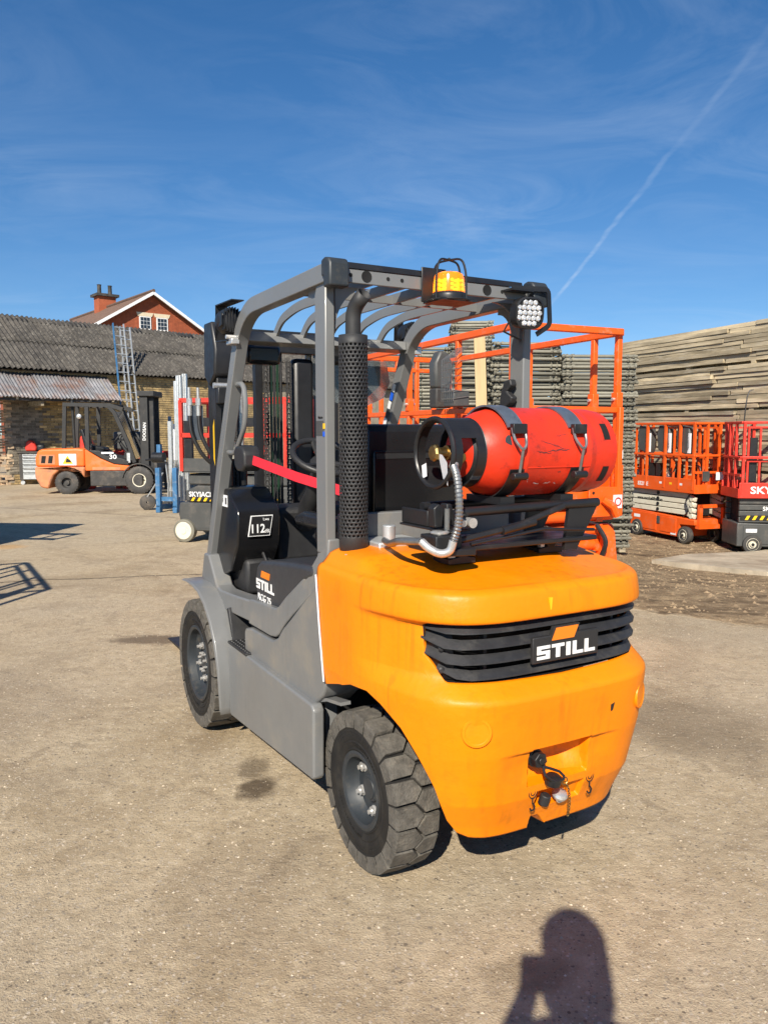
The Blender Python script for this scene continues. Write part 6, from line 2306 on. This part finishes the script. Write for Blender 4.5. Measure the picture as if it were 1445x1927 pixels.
MB().lathe([(.045, 0), (.04, .002), (.028, .002), (.027, 0)], 20, (-.40, -.363, .67), (0, -1, 0), close=True).obj('red_roundel', 'sj_red', ML)
MB().box((-1.0, -.42, .98), (.95, .42, 1.02)).obj('platform_floor', 'sj_grey', ML)
MB().box((-1.0, -.43, 1.0), (.95, -.415, 1.18)).obj('toe_panel', 'sj_grey', ML)
MB().box((-1.0, .415, 1.0), (.95, .43, 1.14)).obj('toe_panel', 'sj_red', ML)
MB().box((-1.02, -.43, 1.0), (-1.0, .43, 1.14)).obj('toe_panel', 'sj_red', ML)
for s_ in (-1, 1):
    for x in (-.99, -.1, .55, .93):
        MB().box((x - .025, s_ * .42 - .025, 1.0), (x + .025, s_ * .42 + .025, 1.98)).obj('rail_post', 'sj_red', ML)
    for z in (1.5, 1.98):
        MB().box((-.99, s_ * .42 - .025, z - .03), (.95, s_ * .42 + .025, z + .03)).obj('rail', 'sj_red', ML)
MB().box((-.95, -.42, 1.02), (-.84, -.36, 1.70)).obj('gate_pillar', 'black', ML)
MB().box((-.84, -.40, 1.62), (.2, -.34, 1.74)).obj('gate_beam', 'black', ML)
for z in (1.5, 1.98):
    MB().box((-1.015, -.42, z - .03), (-.965, .42, z + .03)).obj('end_rail', 'sj_red', ML)
for k in range(5):
    MB().box((-.5 + k * .28, .30, 1.02), (-.40 + k * .28, .38, 1.3 + .1 * (k % 3))).obj('deck_gear', ('paper', 'sj_red', 'sj_grey', 'white', 'sj_red')[k], ML)

# ================================================================== big orange lift with its guard rails behind the forklift
PE = atan2(.42, .907)
BL = thing('platform_lift', 'large bright orange lift with tall guard rails standing right behind the forklift', 'platform lift', (.92, 5.42, 0), PE)
# local x = across (0.92), y = length (2.6)
BW, BLn = .92, 2.60
ZT, ZM, ZF = 2.28, 1.73, 1.13
t = .020


def rail(p, q, name='rail', m='boom_orange', r=t):
    return MB().tube([p, q], r, prof=[(r, -r), (r, r), (-r, r), (-r, -r)], up=(0, 0, 1) if abs(Vector(q)[2] - Vector(p)[2]) < .1 else (1, 0, 0)).obj(name, m, BL, bevel=.006)


for x in (0, BW):
    rail((x, 0, ZT), (x, BLn, ZT), r=.025)
    rail((x, -.0, ZM - .02), (x, BLn, ZM - .02), r=.022)
    for y in ((.05, .80, 1.65, 2.56) if x == 0 else (.03, .30, 1.15, 2.56)):
        p = rail((x, y, ZM + .10), (x, y, ZT), 'rail_post', r=.0215)
        MB().box((x - .028, y - .034, ZM), (x + .028, y + .034, ZM + .11)).obj('hinge_socket', 'boom_orange', BL, bevel=.005)
        MB().cyl((x - .05, y, ZM + .06), (x + .05, y, ZM + .06), .012, 8).obj('hinge_pin', 'chrome', BL)
        rail((x, y, ZF), (x, y, ZM), 'lower_post')
for y in (0, BLn):
    rail((0, y, ZT), (BW, y, ZT), r=.024)
    rail((0, y, ZM - .02), (BW, y, ZM - .02), r=.0215)
for x in (.16, .34, .56, .76):
    rail((x, BLn, ZF), (x, BLn, ZT), 'end_post')
rail((.16, BLn, 2.17), (.76, BLn, 2.17), 'end_rail')
MB().box((-.03, 0, ZF - .10), (BW + .03, BLn, ZF)).obj('platform_floor', 'boom_orange', BL)
MB().box((-.035, -.02, ZF), (-.02, BLn, ZF + .17)).obj('toe_panel', 'boom_orange', BL)
MB().box((BW + .02, -.02, ZF), (BW + .035, BLn, ZF + .17)).obj('toe_panel', 'boom_orange', BL)
MB().box((-.03, BLn, ZF), (BW + .03, BLn + .015, ZF + .17)).obj('toe_panel', 'boom_orange', BL)
# entry end: gate posts and perforated plate
rail((BW - .02, -.03, .98), (BW - .02, -.03, ZM), 'gate_post')
gp_ = MB().box((BW - .30, -.045, .92), (BW + .02, -.030, 1.14)).obj('gate_plate', 'boom_orange', BL, bevel=.004)
for i in range(3):
    MB().lathe([(.012, 0), (.0001, .001)], 12, (BW - .26, -.046, .96 + i * .07), (0, -1, 0)).obj('plate_hole', 'void', gp_)
MB().box((BW - .075, -.052, .98), (BW + .005, -.046, 1.08)).obj('warning_sticker', 'paper', BL)
MB().tube([(BW - .035 + .028 * cos(k / 18 * 2 * pi), -.055, 1.03 + .028 * sin(k / 18 * 2 * pi)) for k in range(18)], .005, 5, closed=True).obj('warning_ring', 'sj_red', BL)
MB().tube([(BW - .18, -.06, 1.05), (BW - .12, -.10, 1.0), (BW - .08, -.10, .93)], .03, 8).obj('plate_knob', 'boom_orange', BL)
for k, z in enumerate((1.35, 1.62, 1.50)):
    MB().box((BW + .024, -.02 + .05 * k, z), (BW + .030, .02 + .05 * k, z + .06)).obj('post_sticker', 'paper', BL)
# lift tray machinery on the deck
for x, y, z, sx, sy, sz, m in ((.10, 2.1, ZF + .1, .35, .5, .35, 'boom_orange'), (.5, 1.9, ZF + .15, .3, .5, .25, 'sj_red'), (.1, 1.3, ZF, .6, .5, .3, 'boom_orange'), (.2, .3, ZF, .5, .6, .25, 'boom_orange')):
    MB().box((x, y, z), (x + sx, y + sy, z + sz)).obj('deck_box', m, BL, bevel=.02)
for k in range(4):
    MB().tube([(.05, 2.0 - k * .4, ZF + .35 + .06 * k), (.85, 2.1 - k * .4, ZF + .30 + .07 * k)], .022, 8).obj('deck_tube', ('boom_orange', 'sj_red')[k % 2], BL)
# scissor arms and base
for k in range(4):
    for s_ in (.08, BW - .14):
        MB().tube([(s_, .02, .92 - k * .11), (s_, BLn - .2, .97 - k * .11)], .05, prof=[(.045, -.03), (.045, .03), (-.045, .03), (-.045, -.03)], up=(0, 0, 1)).obj('scissor_arm', 'boom_orange', BL)
    MB().cyl((0, .06, .92 - k * .11), (BW, .06, .92 - k * .11), .04, 12).obj('pivot_tube', 'boom_orange', BL)
MB().prism([(0, .20), (BLn, .20), (BLn, .52), (0, .58)], 'x', .02, BW - .02).obj('chassis', 'boom_orange', BL, bevel=.02)
MB().prism([(-.08, .40), (.06, .40), (.06, .86), (-.02, .80)], 'x', BW - .14, BW - .02).obj('arm_lug', 'boom_orange', BL, bevel=.01)
MB().tube(bez([(BW - .2, -.02, .86), (BW - .18, -.10, .74), (BW - .2, -.06, .6)], 6), .018, 8).obj('hydraulic_hose', 'black', BL)
for x in (.08, BW - .08):
    for y in (.45, 2.2):
        q = MB().lathe([(.05, -.09), (.2, -.1), (.25, -.06), (.25, .06), (.2, .1), (.05, .09)], 26, (x, y, .25), (1, 0, 0), close=True).obj('wheel', 'tyre', BL)
        MB().lathe([(.17, -.102), (.06, -.08), (.05, -.11), (.0001, -.11)], 20, (x, y, .25), (1, 0, 0), caps=False).obj('rim', 'boom_orange', q)
# control box and wire basket hung on the near rail
cb = MB().prism([(-.10, 1.90), (.04, 1.88), (.06, 2.08), (.02, 2.18), (-.06, 2.20), (-.11, 2.10)], 'y', .98, 1.10)
cb.obj('control_box', 'sj_grey', BL, bevel=.02)
MB().box((-.10, .98, 1.74), (.05, 1.10, 1.90)).obj('control_case', 'dusty', BL, bevel=.015)
wb = MB()
for k in range(6):
    z = 1.82 + k * .055
    wb.tube([(-.02, .60, z), (-.16, .60, z - .02), (-.16, .78, z - .02), (-.02, .78, z)], .003, 4)
for k in range(7):
    wb.tube([(-.16, .60 + k * .03, 1.78), (-.16, .60 + k * .03, 2.10), (-.02, .60 + k * .03, 2.2)], .003, 4)
wbo = wb.obj('wire_basket', 'steel', BL)
wbo['kind'] = 'stuff'
MB().box((-.15, .61, 1.74), (-.01, .77, 1.86)).obj('basket_bin', 'sj_grey', BL, bevel=.01)

# ================================================================== stacks of galvanised tube frames
def frame_mesh(wd, seed):
    r = random.Random(seed)
    b = MB()
    n = 8
    for y in (0, .75):
        b.cyl((r.uniform(-.02, .02), y, 0), (wd + r.uniform(-.02, .02), y, r.uniform(-.008, .008)), .0265, 9)
    for x in (.02, .14, wd - .14, wd - .02):
        b.cyl((x, 0, .018), (x, .75, .018), .020, 6)
    for x in (.03, .12, wd - .12, wd - .03):         # coupling pins sticking out of the front tube
        b.cyl((x - .03, -.05, -.014), (x + .03 + .03 * r.uniform(-1, 1), .03, .026), .017, 6)
    return b.mesh('tube_frame', 'galv', 50)


fms = [frame_mesh(1.08, k) for k in range(5)]
fr_r = random.Random(5)


def frame_stack(label, loc, rz, layers, wd=1.0, pitch=.0565, z0=.08, lean=0.0):
    T = thing('frame_stack', label, 'frame stack', loc, rz, 'stacks of galvanised frames')
    for k in range(layers):
        inst(fms[fr_r.randrange(5)], 'tube_frame', T, (fr_r.uniform(-.022, .022) + lean * k, fr_r.uniform(-.02, .02) + (.03 if k % 2 else 0), z0 + k * pitch), (0, fr_r.uniform(-.008, .008), fr_r.uniform(-.012, .012)), (wd, 1, 1))
    for x in (.10, .95):
        MB().box((x * wd - .05, -.02, -.02), (x * wd + .05, .8, z0 - .0275)).obj('bearer', 'timber', T)
    return T


frame_stack('tall stack of grey tube frames at right, next to the timber stack', (2.79, 12.2, gz(3.4, 12.2) - .0), radians(3), 54, 1.08)
frame_stack('tall stack of grey tube frames seen right of the forklift rear pillar', (1.70, 12.25, gz(2.2, 12.2)), radians(2), 53, 1.0)
frame_stack('highest stack of grey tube frames, behind the forklift rear pillar with a plank in front', (1.08, 12.6, gz(1.5, 12.6)), radians(-2), 58, .62)
frame_stack('leftmost stack of grey tube frames, seen through the forklift cab', (.55, 12.9, gz(1.0, 12.9)), radians(-3), 51, .50)
pk = MB().prism([(0, 0), (.17, 0), (.17, 3.05), (0, 3.05)], 'y', -.02, .02).obj('plank', 'plank', None)
pk.location = (1.50, 12.02, gz(1.6, 12.0))
pk.rotation_euler = (radians(-2.0), radians(-2.2), 0)
tag(pk, 'pale wooden plank standing upright against the frame stacks', 'plank')

# ================================================================== big stack of weathered boards
TB = thing('board_stack', 'high stack of weathered scaffold boards filling the right background', 'timber stack', (5.20, 17.2, gz(5.2, 17.2)), atan2(-.937, .349))
tr_ = random.Random(21)
bmesh_ = []
for k in range(6):
    b = MB()
    L0 = 3.9
    ns = 10
    dv = [tr_.uniform(-.006, .006) for _ in range(ns + 1)]
    for i in range(ns + 1):
        x = L0 * i / ns
        b.v += [(x, dv[i], -.037 + dv[-i] * .4), (x, .20, -.037), (x, .20, .037), (x, dv[i] * .8, .037 + dv[i] * .4)]
    for i in range(ns):
        for j in range(4):
            b.f.append((i * 4 + j, i * 4 + (j + 1) % 4, i * 4 + 4 + (j + 1) % 4, i * 4 + 4 + j))
    b.f += [(0, 1, 2, 3), tuple(ns * 4 + j for j in range(4))]
    bmesh_.append(b.mesh('board', 'timber', 0))
MB().box((-.1, .22, 0), (7.7, .75, 3.98)).obj('stack_core', 'timber', TB)
z = .05
k = 0
while z < 4.02:
    gap = .0
    if k in (17, 31, 41):
        gap = .050
        for x in (.4, 2.0, 3.6, 5.4, 7.0):
            MB().box((x, .02, z - .05), (x + .1, .6, z + .03)).obj('bearer', 'timber', TB)
    z += gap
    x = tr_.uniform(-.35, .05)
    while x < 7.6:
        sx = tr_.uniform(.82, 1.0)
        jut = tr_.uniform(-.022, .022)
        if 31 <= k < 41 and x < 2.0 and tr_.random() < .8:
            sx *= tr_.uniform(.80, .92)
            jut -= tr_.uniform(.01, .09)
        inst(bmesh_[tr_.randrange(6)], 'board', TB, (x, jut, z), (tr_.uniform(-.03, .03), tr_.uniform(-.003, .003), tr_.uniform(-.006, .006)), (sx, 1, tr_.uniform(.90, 1.0)))
        x += 3.9 * sx + tr_.uniform(.004, .05)
    z += .0765
    k += 1

# ================================================================== raised concrete slab strip by the lifts
sl = MB()
pts = [(4.05, 11.55), (5.05, 10.05), (6.6, 8.4), (9.5, 9.2), (9.5, 15.0), (7.4, 13.6), (6.2, 12.8), (4.95, 12.5)]
n = len(pts)
sl.v = [(x, y, gz(x, y) + .055) for x, y in pts] + [(x, y, gz(x, y) - .05) for x, y in pts]
sl.f = [tuple(range(n))] + [(i, (i + 1) % n, (i + 1) % n + n, i + n) for i in range(n)]
so_ = sl.obj('concrete_slab', mat('slab_concrete', (0.42, 0.36, 0.27), 0.9, var=0.25, scale=3, bump=0.5, bscale=50, dirt=(0.16, 0.11, 0.07), dirt_amt=0.5, dirt_scale=1.1), smooth=0)
struct(so_, 'low concrete slab edge in front of the parked lifts')

# ================================================================== the person taking the photograph (stands behind the lens, casts the shadow in front)
PX, PY = .100, -.150
PER = thing('person', 'person in dark jacket holding up a phone, seen only as a shadow', 'person', (PX, PY, 0), 0)
jn = {'pel': (0, 0, .98, .135), 'spine': (0, 0, 1.16, .110), 'chest': (0, .0, 1.36, .112), 'neck': (0, .01, 1.53, .058), 'head0': (0, .02, 1.62, .072), 'head1': (0, .025, 1.72, .088), 'head2': (0, .01, 1.795, .066),
      'shL': (-.135, 0, 1.45, .060), 'elL': (-.265, .03, 1.22, .044), 'wrL': (-.125, .105, 1.475, .032), 'shR': (.125, 0, 1.44, .060), 'elR': (.150, -.02, 1.14, .046), 'wrR': (.15, .06, .90, .034),
      'hipL': (-.10, 0, .91, .100), 'knL': (-.12, .02, .50, .068), 'anL': (-.13, -.02, .10, .048), 'toL': (-.15, .16, .045, .040),
      'hipR': (.10, 0, .91, .100), 'knR': (.12, .02, .50, .068), 'anR': (.13, -.02, .10, .048), 'toR': (.15, .16, .045, .040)}
ed = [('pel', 'spine'), ('spine', 'chest'), ('chest', 'neck'), ('neck', 'head0'), ('head0', 'head1'), ('head1', 'head2'), ('chest', 'shL'), ('shL', 'elL'), ('elL', 'wrL'), ('chest', 'shR'), ('shR', 'elR'), ('elR', 'wrR'),
      ('pel', 'hipL'), ('hipL', 'knL'), ('knL', 'anL'), ('anL', 'toL'), ('pel', 'hipR'), ('hipR', 'knR'), ('knR', 'anR'), ('anR', 'toR')]
ks = list(jn)
vs, es, rad = [jn[k][:3] for k in ks], [(ks.index(a), ks.index(b)) for a, b in ed], [jn[k][3] for k in ks]
for sd, w0 in ((-1, 'wrL'), (1, 'wrR')):              # five bent fingers closing on the phone
    x, y, z, _ = jn[w0]
    pi0 = len(vs)
    vs.append((x - sd * .012, y + .020, z + .045))
    rad.append(.030)
    es.append((ks.index(w0), pi0))
    for f_ in range(4):
        b0 = len(vs)
        bx_, bz_ = x - sd * .012, z + .045 + (f_ - 1.5) * .019
        vs += [(bx_ - sd * .012, y + .030, bz_ + .012), (bx_ - sd * (.032 - .003 * abs(f_ - 1.5)), y + .034, bz_ + .016), (bx_ - sd * .046, y + .022, bz_ + .016)]
        rad += [.0095, .0088, .0078]
        es += [(pi0, b0), (b0, b0 + 1), (b0 + 1, b0 + 2)]
    b0 = len(vs)
    vs += [(x - sd * .022, y - .004, z + .062), (x - sd * .038, y - .008, z + .082)]
    rad += [.011, .0095]
    es += [(pi0, b0), (b0, b0 + 1)]
me = bpy.data.meshes.new('body')
me.from_pydata(vs, es, [])
body_o = bpy.data.objects.new('body', me)
C.objects.link(body_o)
body_o.parent = PER
sk = body_o.modifiers.new('skin', 'SKIN')
for i, r in enumerate(rad):
    me.skin_vertices[0].data[i].radius = (r, r)
me.skin_vertices[0].data[0].use_root = True
ss = body_o.modifiers.new('sub', 'SUBSURF')
ss.levels = ss.render_levels = 2
me.materials.append(M['cloth_dark'])
hh = MB().ball((0, .01, 1.735), .108, 18, (.92, 1.0, .98))
hh.lathe([(.094, -.03), (.099, -.12), (.098, -.20)], 20, (0, -.01, 1.77), (0, 0, 1))
hh.obj('hair', 'hair', PER)
fc_ = MB()
fc_.ball((-.032, .105, 1.715), .011, 8)
fc_.ball((.032, .105, 1.715), .011, 8)
fc_.obj('eyes', 'white', PER)
MB().add([(-.012, .100, 1.675), (.012, .100, 1.675), (0, .125, 1.678), (0, .104, 1.715)], [(0, 1, 2), (0, 2, 3), (1, 3, 2), (0, 3, 1)]).obj('nose', 'skin', PER)
MB().tube([(-.022, .088, 1.648), (0, .095, 1.646), (.022, .088, 1.648)], .005, 6).obj('mouth', 'skin', PER)
ph = MB().box((-.032, -.0105, 1.480), (.036, -.0025, 1.600)).obj('phone', 'black', None, bevel=.003)
tag(ph, 'dark phone held up by the person taking the picture', 'phone')
